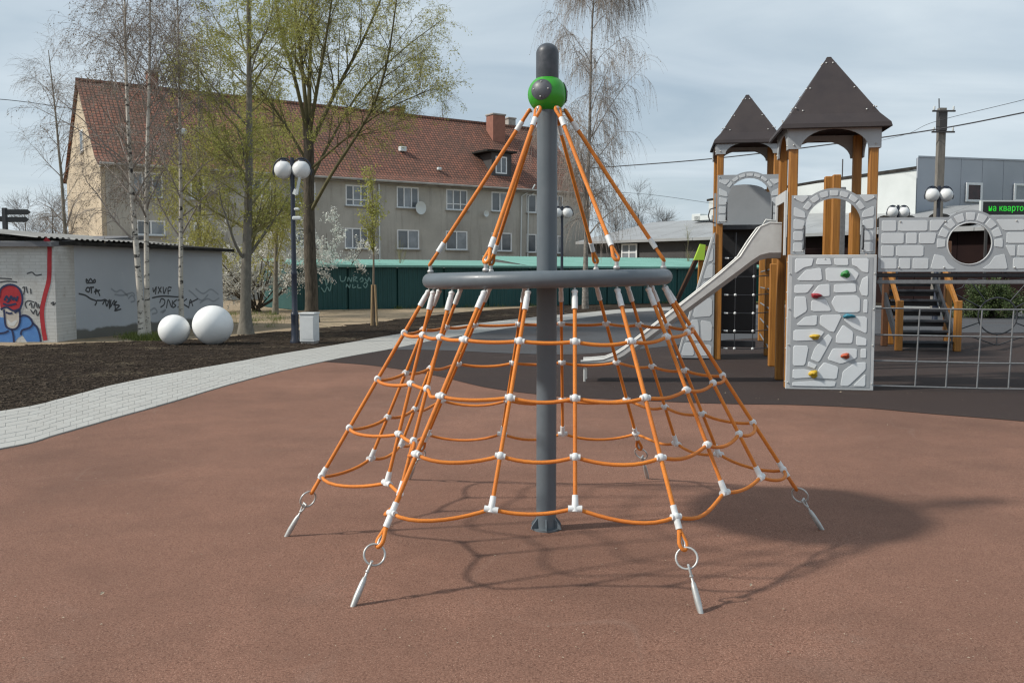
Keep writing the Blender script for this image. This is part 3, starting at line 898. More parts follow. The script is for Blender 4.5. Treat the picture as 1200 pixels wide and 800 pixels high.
for j in range(0, 18, 3):
    A, B = norm(angs[j]), norm(angs[(j + 3) % 18] if j + 3 < 18 else -120)
    for q in (1, 2):
        a = norm(angs[j + q])
        end = node[(A, 3)].lerp(node[(B, 3)], q / 3 + (.016 if q == 1 else -.016))
        cen = Vector((X0, Y0, end.z)); outw = (end - cen).normalized()
        pull, lift = {-160: (.25, .0), -140: (.22, .0), -100: (.02, .02), -80: (.02, .02), -40: (-.03, .035), -20: (-.05, .05)}.get(a, (.05, .02))
        end = end - outw * pull + Vector((0, 0, lift + random.uniform(-.012, .012)))
        for i in range(4):
            f = [.225, .475, .735, 1.0][i] + random.uniform(-.006, .006) * (i < 3)
            # keep each row level with its neighbours on the legs
            zt = (node[(A, i)].z * (3 - q) + node[(B, i)].z * q) / 3
            t = (hang[a].z - zt) / (hang[a].z - end.z) if i < 3 else 1.0
            node[(a, i)] = hang[a].lerp(end, t)
# descending ropes with their fittings at the ring
for k in range(18):
    a = norm(angs[k]); h = hang[a]; low = node[(a, 3)]
    ax = (low - h).normalized()
    pts = [h + ax * .10] + [node[(a, i)] for i in range(4)]
    mb = MB()
    if a in MAINS:
        g = ground_pt[a]; axg = (g - h).normalized()
        stop = g - axg * .368
        pts.append(stop)
        rope(mb, pts, .0112); ro = NB(mb, 'leg_rope', MT['rope'])
    else:
        rope(mb, pts, .0102); ro = NB(mb, 'net_rope', MT['rope'])
    mb = MB(); mb.tube([h + Vector((0, 0, .012)), h + ax * .03], .006, 6); NB(mb, 'hanger_bolt', MT['galv'], ro)
    mb = MB(); mb.tube([h + ax * .025, h + ax * .055], .0145, 10); mb.tube([h + ax * .055, h + ax * .125], .0165, 10); mb.sphere(h + ax * .027, .018, 10, 6, (1, 1, .75)); NB(mb, 'ferrule', MT['white_plastic'], ro)
    if a in MAINS:
        # lower end: ferrule, eye, big steel ring, shackle, tapered ground rod
        mb = MB(); mb.tube([node[(a, 3)] - axg * .055, node[(a, 3)] - axg * .01], .0155, 10); NB(mb, 'ferrule', MT['white_plastic'], ro)
        mb = MB(); mb.tube([stop - axg * .085, stop - axg * .02], .0165, 10); NB(mb, 'ferrule', MT['white_plastic'], ro)
        side = axg.cross(Vector((0, 0, 1))).normalized()
        eyec = stop + axg * .045
        mb = MB(); mb.tube([stop - axg * .025] + [eyec + side * .019 * math.cos(PI * t / 10) + axg * .035 * math.sin(PI * t / 10) for t in range(11)] + [stop - axg * .025], .0100, 8); NB(mb, 'rope_eye', MT['rope'], ro)
        mb = MB(); mb.tube([stop + axg * .0] + [eyec + side * .010 * math.cos(PI * t / 8) + axg * .026 * math.sin(PI * t / 8) for t in range(9)], .006, 6, closed=True); NB(mb, 'thimble', MT['galv'], ro)
        rad = .050
        rc = eyec + axg * (.030 + rad - .006)
        # the ring hangs roughly square to the viewer for the front pair, turned for the others
        tw = {-120: 8, -60: -10, 180: 50, 0: -48, 120: 30, 60: -35}[a]
        nrm = Vector((math.sin(R(tw)), -math.cos(R(tw)), 0)); nrm = (nrm - axg * nrm.dot(axg)).normalized(); e2 = nrm.cross(axg)
        mb = MB(); mb.tube([rc + axg * rad * math.cos(2 * PI * t / 28) + e2 * rad * math.sin(2 * PI * t / 28) for t in range(28)], .0055, 8, closed=True); NB(mb, 'steel_ring', MT['galv'], ro)
        r1 = rc + axg * (rad - .004)
        mb = MB()
        for sg in (-1, 1):
            mb.tube([r1 - axg * .014 + nrm * .012 * sg, r1 + axg * .012 + nrm * .013 * sg, r1 + axg * .034 + nrm * .006 * sg], .0055, 6)
        mb.sphere(r1 + axg * .038, .010, 8, 6); mb.tube([r1 - axg * .012 - nrm * .018, r1 - axg * .012 + nrm * .018], .006, 6)
        NB(mb, 'shackle', MT['galv'], ro)
        r2 = r1 + axg * .04; L = (g - r2).length + .03
        mb = MB(); mb.tube([r2, r2 + axg * L * .12, r2 + axg * L * .16, r2 + axg * L * .30, r2 + axg * L * .62, r2 + axg * L * .90, r2 + axg * L], [.006, .006, .011, .0145, .016, .0125, .010], 10); NB(mb, 'ground_rod', MT['galv'], ro)
# horizontal rope rows: smooth closed curves through the nodes with a little sag
for i in range(4):
    P = [node[(norm(a), i)] for a in angs]; pts = []
    n = len(P)
    for k in range(n):
        p0, p1, p2, p3 = P[k - 1], P[k], P[(k + 1) % n], P[(k + 2) % n]
        L = (p2 - p1).length
        t1 = (p2 - p0).normalized() * L * .95; t2 = (p3 - p1).normalized() * L * .95
        sag = (.012 + .006 * i + random.uniform(-.005, .008)) * (L / .35)
        for q in range(9):
            t = q / 9
            h0 = 2 * t ** 3 - 3 * t * t + 1; h1 = t ** 3 - 2 * t * t + t; h2 = -2 * t ** 3 + 3 * t * t; h3 = t ** 3 - t * t
            p = p1 * h0 + t1 * h1 + p2 * h2 + t2 * h3
            p.z -= sag * 4 * t * (1 - t)
            pts.append(p)
    mb = MB(); mb.tube(pts, .0098, 8, closed=True); NB(mb, 'row_rope', MT['rope'])
# white connectors at the crossings
ball = MB(); ball.sphere((0, 0, 0), .0215, 12, 8, (1.0, 1.0, 1.05)); ball.tube([(-.026, 0, 0), (.026, 0, 0)], .015, 10); ball_me = None
tee = MB(); tee.tube([(0, 0, -.018), (0, 0, .062)], [.018, .015], 12); tee.tube([(-.034, 0, -.004), (.034, 0, -.004)], .0168, 12)
def put(kind, loc, M):
    global ball_me, tee_me
    o = raw_obj('rope_connector', kind, net)
    o.matrix_local = Matrix.Translation(Vector(loc) - Vector(net.location)) @ M.to_4x4()
    return o
def mesh_of(mb, name, mat):
    me = bpy.data.meshes.new(name); me.from_pydata(mb.v, [], mb.f); me.polygons.foreach_set('use_smooth', mb.sm); me.materials.append(mat); me.update(); return me
ball_me = mesh_of(ball, 'rope_connector', MT['white_plastic']); tee_me = mesh_of(tee, 'end_connector', MT['white_plastic'])
for k in range(18):
    a = norm(angs[k])
    ax = (hang[a] - node[(a, 3)]).normalized()
    for i in range(4):
        tan = (node[(norm(angs[(k + 1) % 18]), i)] - node[(norm(angs[k - 1]), i)]).normalized()
        x = (tan - ax * tan.dot(ax)).normalized(); y = ax.cross(x)
        M = Matrix((x, y, ax)).transposed()
        put(tee_me if (i == 3 and a not in MAINS) else ball_me, node[(a, i)], M)

# ================================================================== PLAY CASTLE
CY = R(-9)
c0 = ground(920, 456.5)
castle = thing('play_castle', 'castle playground with two brown pyramid roofs, stone patterned panels and a steel slide', 'play castle', (c0.x, c0.y, 0.015), CY)
CM = Matrix.Translation(c0) @ Matrix.Rotation(CY, 4, 'Z'); CMi = CM.inverted()
def loc(p): return CMi @ Vector(p)
def lg(px, py): return loc(ground(px, py))
def CB(mb, name, mat, parent=None, **k): return mb.build(name, mat, parent or castle, **k)
def post(u, v, z0, z1, w=.115, mat='wood'):
    mb = MB(); mb.box((u, v, (z0 + z1) / 2), (w, w, z1 - z0), None, .012); return CB(mb, 'post', MT[mat])
def chaikin(P, k=.16):
    out = []
    n = len(P)
    for i in range(n):
        a, b = P[i], P[(i + 1) % n]
        out += [(a[0] + (b[0] - a[0]) * k, a[1] + (b[1] - a[1]) * k), (b[0] - (b[0] - a[0]) * k, b[1] - (b[1] - a[1]) * k)]
    return out
def stones(polys, O, U, W, th, parent, round_=.12, mat='hpl_white'):
    for P in polys:
        ar = sum(P[i][0] * P[(i + 1) % len(P)][1] - P[(i + 1) % len(P)][0] * P[i][1] for i in range(len(P)))
        if ar < 0: P = P[::-1]
        mb = MB(); mb.plate([chaikin(P, round_)], th, O, U, W, bev=.004); CB(mb, 'stone', MT[mat], parent)
def bolts(pts, r, parent, mat='galv'):
    mb = MB()
    for p in pts: mb.sphere(p, r, 8, 4)
    o = CB(mb, 'bolts', MT[mat], parent, kind='stuff'); return o

def tower(u0, v0, S, zp, zf, zs, zk, half, back_guard=False):
    """four posts, deck, arched fascias and a flared pyramid roof; u0,v0 the front left post"""
    for (du, dv) in ((0, 0), (S, 0), (0, S), (S, S)): post(u0 + du, v0 + dv, 0, zs - .01)
    mb = MB(); mb.box((u0 + S / 2, v0 + S / 2, zp - .05), (S - .12, S - .12, .09), None, .01); CB(mb, 'deck', MT['black_metal'])
    W2 = S + .14
    # fascias: two facing front/back, two at the sides
    def fascia(O, U):
        P = [(0, zs), (0, zf), (.15, zf)]
        n = 14; r = (W2 - .30) / 2; hgt = (zs - zf) * .78
        P += [(W2 / 2 - r * math.cos(PI * k / n), zf + hgt * math.sin(PI * k / n)) for k in range(1, n)]
        P += [(W2 - .15, zf), (W2, zf), (W2, zs)]
        mb = MB(); mb.plate([P[::-1]], .022, O, U, (0, 0, 1)); f = CB(mb, 'arched_fascia', MT['hpl_grey'])
        N = Vector(U).cross(Vector((0, 0, 1)))
        bolts([Vector(O) + Vector(U) * x + Vector((0, 0, z)) + N * .024 for x in (.06, W2 - .06) for z in (zf + .05, zs - .06)], .013, f)
    e = .0605
    fascia((u0 - .07, v0 - e, 0), (1, 0, 0)); fascia((u0 + S + .07, v0 + S + e, 0), (-1, 0, 0))
    fascia((u0 - e, v0 + S + .07 - .145, 0), (0, -1, 0)) if False else None
    for (uu, sg) in ((u0 - e, -1), (u0 + S + e, 1)):
        if sg < 0: fascia((uu, v0 + S + .07, 0), (0, -1, 0))
        else: fascia((uu, v0 - .07, 0), (0, 1, 0))
    # roof: steep panels, flared skirt
    cu, cv = u0 + S / 2, v0 + S / 2
    lv = [(half, zs - .07), (half - .015, zs - .012), (half - .135, zs + .125), (.03, zk)]
    mb0 = None
    for side in range(4):
        ca, sa = math.cos(side * PI / 2), math.sin(side * PI / 2)
        def rp(x, y, z): return (cu + x * ca - y * sa, cv + x * sa + y * ca, z)
        mb = MB(); vs = []
        for (h, z) in lv:
            vs += [rp(-h, -h, z), rp(h, -h, z)]
        for (h, z) in lv:
            hh = max(.006, h - .022); vs += [rp(-hh, -hh, z - .012), rp(hh, -hh, z - .012)]
        m_ = len(lv); fs = []
        for i in range(m_ - 1):
            fs.append((2 * i, 2 * i + 1, 2 * i + 3, 2 * i + 2)); b = 2 * m_
            fs.append((b + 2 * i, b + 2 * i + 2, b + 2 * i + 3, b + 2 * i + 1))
        b = 2 * m_
        fs += [(0, b, b + 1, 1), (2 * m_ - 2, 2 * m_ - 1, b + 2 * m_ - 1, b + 2 * m_ - 2)]
        for i in range(m_ - 1):
            fs += [(2 * i, 2 * i + 2, b + 2 * i + 2, b + 2 * i), (2 * i + 1, b + 2 * i + 1, b + 2 * i + 3, 2 * i + 3)]
        mb.add(vs, fs); rf = CB(mb, 'roof_panel', MT['roof_brown'])
        pts = []
        for (h, z), ins in ((lv[2], .07), (lv[2], .16)):
            for sg in (-1, 1): pts.append(rp(sg * (h - ins), -h - .004 + (.03 if ins > .1 else .035), z + (.05 if ins > .1 else .09)))
        for t in (.45, .9):
            h = lv[2][0] + (lv[3][0] - lv[2][0]) * t; z = lv[2][1] + (lv[3][1] - lv[2][1]) * t
            for sg in (-1, 1): pts.append(rp(sg * max(.012, h - .04), -h - .004, z))
        bolts(pts, .013, rf)
    mb = MB(); mb.box((cu, cv, zk - .005), (.07, .07, .03), None, .01); CB(mb, 'roof_cap', MT['roof_brown'])

def arch_panel(O, U, w=1.10, h=.80, rise=.115, ow=.71, oh=.735):
    """guard panel with an arched doorway framed by stones"""
    U = Vector(U); N = U.cross(Vector((0, 0, 1)))
    r = ow / 2; zc = oh - r; cx = w / 2; R2 = .47
    P = [(0, 0), (0, h)]
    a1 = math.acos(min(1, (h - zc) / R2)) if h - zc < R2 else 0
    a1 = math.asin(min(.999, (h - zc) / (R2 + .02)))
    n = 14
    for k in range(n + 1):
        a = PI - a1 - (PI - 2 * a1) * k / n
        P.append((cx + (R2 + .02) * math.cos(a), zc + (R2 + .02) * math.sin(a)))
    P += [(w, h), (w, 0), (cx + r, 0)]
    for k in range(17):
        a = PI * k / 16
        P.append((cx + r * math.cos(a), zc + r * math.sin(a)))
    P += [(cx - r, 0)]
    mb = MB(); mb.plate([P[::-1]], .02, O, U, (0, 0, 1)); pn = CB(mb, 'arch_panel', MT['hpl_grey'])
    O2 = Vector(O) + N * .02
    st = []; g = .012
    n = 7
    for k in range(n):                    # voussoirs over the doorway
        a0 = PI - (PI * .16) - (PI * .68) * k / n - .03; a1_ = PI - (PI * .16) - (PI * .68) * (k + 1) / n + .03
        ri, ro = r + .035, R2 - .01
        ro_ = min(ro, (cx - .03) / max(.05, abs(math.cos((a0 + a1_) / 2))))
        st.append([(cx + ri * math.cos(a0), zc + ri * math.sin(a0)), (cx + ro_ * math.cos(a0), zc + ro_ * math.sin(a0)),
                   (cx + ro_ * math.cos((a0 + a1_) / 2), zc + ro_ * 1.0 * math.sin((a0 + a1_) / 2)),
                   (cx + ro_ * math.cos(a1_), zc + ro_ * math.sin(a1_)), (cx + ri * math.cos(a1_), zc + ri * math.sin(a1_))])
    for sg in (-1, 1):
        X = lambda x: cx + sg * (cx - x)
        st.append([(X(.03), .03), (X(cx - r - .035), .03), (X(cx - r - .035), .15), (X(.03), .15)])
        st.append([(X(.03), .18), (X(cx - r - .035), .18), (X(cx - r - .03), .30), (X(.03), .30)])
        st.append([(X(.03), .33), (X(cx - r - .03), .33), (X(cx - r - .01), .44), (X(.03), .47)])
        st.append([(X(.03), .50), (X(cx - r - .0), .475), (X(.17), .56), (X(.03), .63)])
        st.append([(X(.03), .775), (X(.03), .735), (X(.14), .68), (X(.21), .755), (X(.2), .775)])
    stones(st, O2, U, (0, 0, 1), .006, pn)
    b = [Vector(O) + U * x + Vector((0, 0, z)) + N * .024 for x in (.035, w - .035) for z in (.04, h - .04)] + [Vector(O) + U * x + Vector((0, 0, .04)) + N * .024 for x in (cx - r - .03, cx + r + .03)]
    bolts(b, .011, pn)
    for sg in (-1, 1):                   # grab handles
        x = cx + sg * (r + .02)
        q = [Vector(O) + U * x + Vector((0, 0, z)) + N * y for z, y in ((.07, .022), (.07, .06), (.10, .075), (.33, .075), (.37, .06), (.37, .022))]
        mb = MB(); mb.tube(q, .011, 8); CB(mb, 'grab_handle', MT['black_metal'], pn)
    return pn

# ---- near tower
S1 = 1.02
Z1 = 1.80
tower(.055, .085, S1, Z1, 3.20, 3.53, 4.50, .70)
arch_panel((.035, .022, Z1 + .01), (1, 0, 0), 1.08, .78)
# climbing wall
cw = MB(); cw.box((.565, -.01, .90), (1.13, .055, 1.80), None, .006); wall = CB(cw, 'climbing_wall', MT['hpl_edge'])
mb = MB(); mb.plate([[(.05, .035), (1.08, .035), (1.08, 1.765), (.05, 1.765)]], .004, (0, -.0376, 0), (1, 0, 0)); CB(mb, 'wall_face', MT['hpl_line'], wall)
ZP = [
 [(213,107),(296,107),(288,142),(254,150),(213,180)], [(312,107),(370,107),(378,137),(306,137)], [(386,107),(450,107),(452,140),(392,140)],
 [(466,107),(541,107),(541,176),(515,172),(490,148),(470,140)], [(220,213),(262,163),(330,152),(337,213)], [(350,153),(470,155),(500,180),(485,215),(355,217)],
 [(541,190),(541,288),(515,285),(503,255),(515,205)], [(213,235),(300,232),(270,273),(213,275)], [(322,235),(370,230),(372,287),(350,290),(290,280)],
 [(390,232),(486,228),(490,268),(390,272)], [(213,292),(265,290),(272,360),(213,400)], [(290,310),(355,302),(382,360),(290,362)],
 [(395,287),(490,283),(508,300),(508,365),(405,367),(380,320)], [(524,305),(541,305),(541,368),(524,368)], [(222,430),(262,390),(318,380),(316,430)],
 [(333,380),(430,378),(395,462),(375,458),(330,425)], [(446,385),(541,385),(541,468),(480,440),(440,405)], [(213,453),(320,447),(352,462),(325,500),(213,507)],
 [(435,425),(482,460),(478,515),(405,515),(405,480)], [(496,478),(541,492),(541,524),(496,524)], [(370,470),(388,490),(330,610),(293,595),(310,540)],
 [(213,528),(283,530),(268,625),(213,628)], [(392,540),(500,540),(500,585),(430,615),(368,595)], [(517,542),(541,540),(541,585),(517,585)],
 [(285,605),(322,622),(312,640),(280,630)], [(213,645),(270,643),(310,655),(300,683),(213,690)], [(355,608),(420,630),(412,690),(315,685),(330,640)],
 [(541,605),(541,640),(465,722),(430,722),(440,650),(490,610)], [(541,660),(541,722),(485,722)], [(213,708),(300,700),(410,700),(405,725),(213,725)]]
zw = lambda p: ((p[0] - 182) / 396 * 1.13, (742 - p[1]) / 652 * 1.80)
stones([[zw(p) for p in P] for P in ZP], (0, -.0415, 0), (1, 0, 0), (0, 0, 1), .006, wall, .10, 'wall_white')
bolts([(u, -.043, z) for u in (.025, 1.105) for z in (.09, .6, 1.08, 1.55)] + [(.47, -.0455, 1.745)], .011, wall)
bolts([(-.003, .0 + 0 * z, z) for z in (.1, .55, .95, 1.3, 1.7)], .010, wall)
for (zx, zy, mt, sx, sz, lab) in ((440, 183, 'hold_green', .062, .05, 'green climbing hold'), (311, 286, 'hold_red', .07, .035, 'dark red climbing hold'), (460, 384, 'hold_blue', .082, .03, 'teal climbing hold'),
                         (310, 485, 'hold_yellow', .066, .038, 'yellow climbing hold, upper'), (449, 576, 'hold_orange', .058, .04, 'orange red climbing hold'), (307, 666, 'hold_yellow', .06, .055, 'round yellow climbing hold, lowest')):
    u, z = zw((zx, zy))
    mb = MB(); n, m_ = 14, 7
    vs = []; fs = []
    ph = random.uniform(0, 6)
    for i in range(m_ + 1):
        th = PI / 2 * i / m_
        for j in range(n):
            a = 2 * PI * j / n; k = 1 + .14 * math.sin(3 * a + ph) + .08 * math.sin(5 * a + 2 * ph)
            vs.append((u + sx * k * math.cos(a) * math.cos(th), -.0475 - .045 * math.sin(th) * (1 + .35 * math.sin(a)), z + sz * k * math.sin(a) * math.cos(th)))
    for i in range(m_):
        for j in range(n): fs.append((i * n + j, i * n + (j + 1) % n, (i + 1) * n + (j + 1) % n, (i + 1) * n + j))
    mb.add(vs, fs, True); CB(mb, 'climbing_hold', MT[mt], wall, label=lab)
# slide doorway panel on the tower's left side, seen edge on
mb = MB(); mb.plate([[(0, 0), (.13, 0), (.13, .72), (.95, .72), (.95, 0), (1.08, 0), (1.08, .86), (0, .86)]], .02, (-.022, 1.12, Z1 + .0), (0, -1, 0), (0, 0, 1)); CB(mb, 'slide_door_panel', MT['hpl_edge'])

# ---- slide
end = lg(690, 446.5); end.z = 0
st = Vector((-.045, .60, 0)); dirv = Vector((end.x - st.x, end.y - st.y, 0)); Dl = dirv.length; dirv.normalize(); sid = Vector((-dirv.y, dirv.x, 0))
prof = [(0, Z1 - .02, .46), (.16, Z1 - .02, .47), (.28, Z1 - .05, .45), (.40, Z1 - .13, .36), (.55, Z1 - .25, .235), ]
dl = Dl + .10
d0_, z0_ = .55, Z1 - .25; d1_, z1_ = dl - .62, .335
prof = [p for p in prof if p[0] <= .56] + [(d0_ + (d1_ - d0_) * k / 6, z0_ + (z1_ - z0_) * k / 6, .235 - .085 * (k / 6) ** .5) for k in range(1, 6)]
prof += [(dl - .62, .335, .15), (dl - .48, .262, .13), (dl - .32, .228, .10), (dl - .1, .222, .085), (dl, .222, .08)]
prof = [p for p in prof if True]
wd = .245
mb = MB(); vs = []
tk = .012
for (d, z, hh) in prof:
    c = st + dirv * d
    for (o_, zz) in ((-wd, z + hh), (-wd + .01, z + .07), (-wd + .06, z + .012), (0, z), (wd - .06, z + .012), (wd - .01, z + .07), (wd, z + hh)):
        vs.append((c.x + sid.x * o_, c.y + sid.y * o_, zz))
for (d, z, hh) in prof:
    c = st + dirv * d
    for (o_, zz) in ((-wd - tk, z + hh), (-wd - tk, z + .06), (-wd + .05, z - tk), (0, z - tk - .004), (wd - .05, z - tk), (wd + tk, z + .06), (wd + tk, z + hh)):
        vs.append((c.x + sid.x * o_, c.y + sid.y * o_, zz))
m_ = len(prof); fs = []
for i in range(m_ - 1):
    for j in range(6):
        fs.append((i * 7 + j, i * 7 + j + 1, (i + 1) * 7 + j + 1, (i + 1) * 7 + j))
        b = m_ * 7; fs.append((b + i * 7 + j, b + (i + 1) * 7 + j, b + (i + 1) * 7 + j + 1, b + i * 7 + j + 1))
    b = m_ * 7
    for j in (0, 6): fs.append((i * 7 + j, (i + 1) * 7 + j, b + (i + 1) * 7 + j, b + i * 7 + j))
for i in (0, m_ - 1):
    for j in range(6): fs.append((i * 7 + j, i * 7 + j + 1, m_ * 7 + i * 7 + j + 1, m_ * 7 + i * 7 + j))
mb.add(vs, fs); slide = CB(mb, 'slide_chute', MT['steel'])
for sg in (-1, 1):
    mb = MB(); mb.tube([(st.x + dirv.x * d + sid.x * sg * (wd + .008), st.y + dirv.y * d + sid.y * sg * (wd + .008), z + hh) for d, z, hh in prof], .013, 8); CB(mb, 'slide_rim', MT['steel'], slide)
for d, sg in ((dl - .05, -1), (dl - .05, 1)):
    c = st + dirv * d + sid * sg * .17
    mb = MB(); mb.tube([(c.x, c.y, .21), (c.x, c.y, 0)], .017, 8); CB(mb, 'slide_foot', MT['steel'], slide)
# handle bar beside the slide head
mb = MB(); mb.tube([(-.06, .86, Z1 + .5), (-.20, .86, Z1 + .52), (-.24, .86, Z1 + .45), (-.24, .86, Z1 + .1)], .014, 8); CB(mb, 'grab_rail', MT['galv'])
# small landing post under the slide head
post(lg(904, 430).x, lg(904, 430).y, 0, 1.72)

# ---- bridge with porthole panel
zb0, zb1 = 1.575, 2.285
bu0, bu1 = 1.155, 3.95
cu_, cz_ = 2.285, 1.94
rh, rv0, rv1 = .268, .30, .415
arc = []
a1 = math.asin((zb1 - cz_) / (rv1 + .02))
for k in range(17):
    a = a1 + (PI - 2 * a1) * k / 16
    arc.append((cu_ + (rv1 + .02) * math.cos(a), cz_ + (rv1 + .02) * math.sin(a)))
outl = [(bu0, zb0), (bu1, zb0), (bu1, zb1)] + arc + [(bu0, zb1)]
hole = [(cu_ + rh * math.cos(2 * PI * k / 36), cz_ + rh * math.sin(2 * PI * k / 36)) for k in range(36)]
BV = .035
mb = MB(); mb.plate([outl, hole[::-1]], .022, (0, BV, 0), (1, 0, 0), (0, 0, 1)); bp = CB(mb, 'bridge_panel', MT['hpl_grey'])
mb = MB(); mb.tube([(cu_ + (rh + .004) * math.cos(2 * PI * k / 36), BV - .024, cz_ + (rh + .004) * math.sin(2 * PI * k / 36)) for k in range(36)], .008, 6, closed=True); CB(mb, 'porthole_rim', MT['hpl_edge'], bp)
sts = []
for k in range(9):
    a0 = R(-10) + R(200) * k / 9 + .045; a2 = R(-10) + R(200) * (k + 1) / 9 - .045
    ri, ro = rh + .036, rv1 - .012
    sts.append([(cu_ + ri * math.cos(a0), cz_ + ri * math.sin(a0)), (cu_ + ro * math.cos(a0), cz_ + ro * math.sin(a0)), (cu_ + ro * math.cos((a0 + a2) / 2), cz_ + ro * math.sin((a0 + a2) / 2)), (cu_ + ro * math.cos(a2), cz_ + ro * math.sin(a2)), (cu_ + ri * math.cos(a2), cz_ + ri * math.sin(a2))])
for sg in (-1, 1):
    sts.append([(cu_ + sg * .475, zb0 + .035), (cu_ + sg * .16, zb0 + .035), (cu_ + sg * .25, zb0 + .10), (cu_ + sg * .31, zb0 + .20), (cu_ + sg * .43, zb0 + .23)])
rowh = (zb1 - zb0 - .05) / 4
for r_ in range(4):
    z0 = zb0 + .03 + r_ * rowh + .008; z1 = z0 + rowh - .026
    x = bu0 + .035; w_seq = [[.20, .14, .26, .22], [.16, .34, .20, .30], [.28, .13, .30, .24], [.18, .36, .30, .22]][r_]
    i = 0
    while x < bu1 - .06:
        w_ = w_seq[i % 4] * 1.0; i += 1
        a, b = x, min(x + w_, bu1 - .035); x = b + .03
        q = [[a, z0], [b, z0], [b, z1], [a, z1]]
        RO = rv1 + .02
        lim = []
        for z in (z0, z1):
            dz = z - cz_
            lim.append(math.sqrt(max(0, RO * RO - dz * dz)) if z > zb0 + .26 else .50)
        mid_ = (a + b) / 2
        if mid_ < cu_:
            q[1][0] = min(q[1][0], cu_ - lim[0]); q[2][0] = min(q[2][0], cu_ - lim[1])
            if q[1][0] - a < .05 or q[2][0] - a < .05: continue
        else:
            q[0][0] = max(q[0][0], cu_ + lim[0]); q[3][0] = max(q[3][0], cu_ + lim[1])
            if b - q[0][0] < .05 or b - q[3][0] < .05: continue
        sts.append([tuple(p) for p in q])
stones(sts, (0, BV - .022, 0), (1, 0, 0), (0, 0, 1), .006, bp, .08)
bolts([(u, BV - .026, z) for u in (1.42, 1.98, 2.84, 3.3) for z in (zb0 + .055, zb1 - .055)], .014, bp)
# deck beams and far side panel
mb = MB(); mb.box(((bu0 + bu1) / 2, .10, zb0 - .045), (bu1 - bu0, .06, .05), None, .006); CB(mb, 'deck_beam', MT['black_metal'])
mb = MB(); mb.box(((bu0 + bu1) / 2, .07, zb0 - .135), (bu1 - bu0, .06, .05), None, .006); CB(mb, 'deck_beam', MT['rod_grey'])
mb = MB(); mb.box(((bu0 + bu1) / 2, .62, zb0 - .05), (bu1 - bu0, .98, .045), None, .006); CB(mb, 'bridge_deck', MT['black_metal'])
# net wall below the bridge
for z in (1.09, .735, .39, .055):
    mb = MB(); mb.tube([(bu0 - .04, .02, z + .005), ((bu0 + bu1) / 2, .02, z - .008), (bu1, .02, z)], .0115, 8); CB(mb, 'net_bar', MT['rod_grey'])
u = 1.70
while u < bu1:
    mb = MB(); mb.tube([(u, .02, 1.09), (u - .03, .02, .055)], .0105, 8); CB(mb, 'net_bar', MT['rod_grey']); u += .385
post(bu1 + .02, .09, 0, 3.2); post(bu1 + .02, 1.1, 0, 3.2)

# ---- stair behind the bridge
sl, sr = lg(1054, 412), lg(1119.5, 412)
sv = (sl.y + sr.y) / 2
for p in (sl, sr): post(p.x, sv, 0, 1.02, .13)
run = 1.75
for p in (sl, sr):
    mb = MB(); mb.beam((p.x, sv + .1, .95), (p.x, sv + run + .15, 2.35), .06, .10); CB(mb, 'handrail', MT['wood'])
    mb = MB(); mb.beam((p.x, sv + .02, .10), (p.x, sv + run, 1.46), .05, .20); CB(mb, 'stringer', MT['black_metal'])
for k in range(7):
    mb = MB(); mb.box(((sl.x + sr.x) / 2, sv + .10 + run * k / 7, .17 + .205 * k), (sr.x - sl.x - .14, .22, .05), None, .006); CB(mb, 'stair_tread', MT['black_metal'])
    mb = MB(); mb.box(((sl.x + sr.x) / 2, sv + .19 + run * k / 7, .10 + .205 * k), (sr.x - sl.x - .14, .02, .095)); CB(mb, 'stair_riser', MT['black_metal'])
for px, py, h in ((1036, 406, 1.75), (1043, 404, 2.4), (1108, 392, 2.4)):
    p = lg(px, py); post(p.x, p.y, 0, h, .13, 'wood_dark' if px != 1043 else 'wood')
# rear deck posts seen through the near arch
for px, Yd, tp in ((971.0, 15.3, 208), (980.5, 14.9, 206), (1000, 16.2, 250)):
    q = at(px, tp, Yd); p = loc(q); post(p.x, p.y, 0, q.z, .125)
mb = MB(); p = loc(at(987, 250, 15.6)); mb.box((p.x, p.y, 1.5), (.09, .09, 3.0), None, .01); CB(mb, 'steel_post', MT['rod_grey'])
p = loc(at(958, 292, 17.5)); mb = MB(); mb.box((p.x, p.y, 1.70), (.56, .03, .66), None, .006); CB(mb, 'dark_guard_panel', MT['maroon'])
# web of ropes round a hoop behind the bridge
hc = loc(at(1169, 371, 20.0)); hr = .395
mb = MB(); mb.tube([(hc.x + hr * math.cos(2 * PI * k / 32), hc.y, hc.z + hr * math.sin(2 * PI * k / 32)) for k in range(32)], .017, 8, closed=True); hoop = CB(mb, 'web_hoop', MT['black_metal'])
ends = [(-.98, .52), (-.62, .80), (.62, .80), (.98, .52), (.98, -.38), (0, -.64), (-.98, -.38)]
for (ex, ez) in ends:
    L_ = math.hypot(ex, ez)
    mb = MB(); mb.tube([(hc.x + ex / L_ * hr, hc.y, hc.z + ez / L_ * hr), (hc.x + ex, hc.y, hc.z + ez)], .013, 8); CB(mb, 'web_rope', MT['black_metal'], hoop)
for i in range(len(ends) - 1):
    a, b = ends[i], ends[i + 1]
    mb = MB(); mb.tube([(hc.x + a[0], hc.y, hc.z + a[1]), (hc.x + (a[0] + b[0]) / 2 * .93, hc.y, hc.z + (a[1] + b[1]) / 2 * .93), (hc.x + b[0], hc.y, hc.z + b[1])], .012, 8); CB(mb, 'web_rope', MT['black_metal'], hoop)
for sx in (-1.0, 1.0): post(hc.x + sx * 1.02, hc.y, 0, 1.55, .13)

# ---- far tower
t2 = lg(840.5, 422)
S2 = .985; Z2 = 2.44
tower(t2.x, t2.y, S2, Z2, 3.68, 3.94, 4.80, .625)
arch_panel((t2.x - .05, t2.y - .065, Z2 + .01), (1, 0, 0), 1.12, .86, ow=.75, oh=.80)
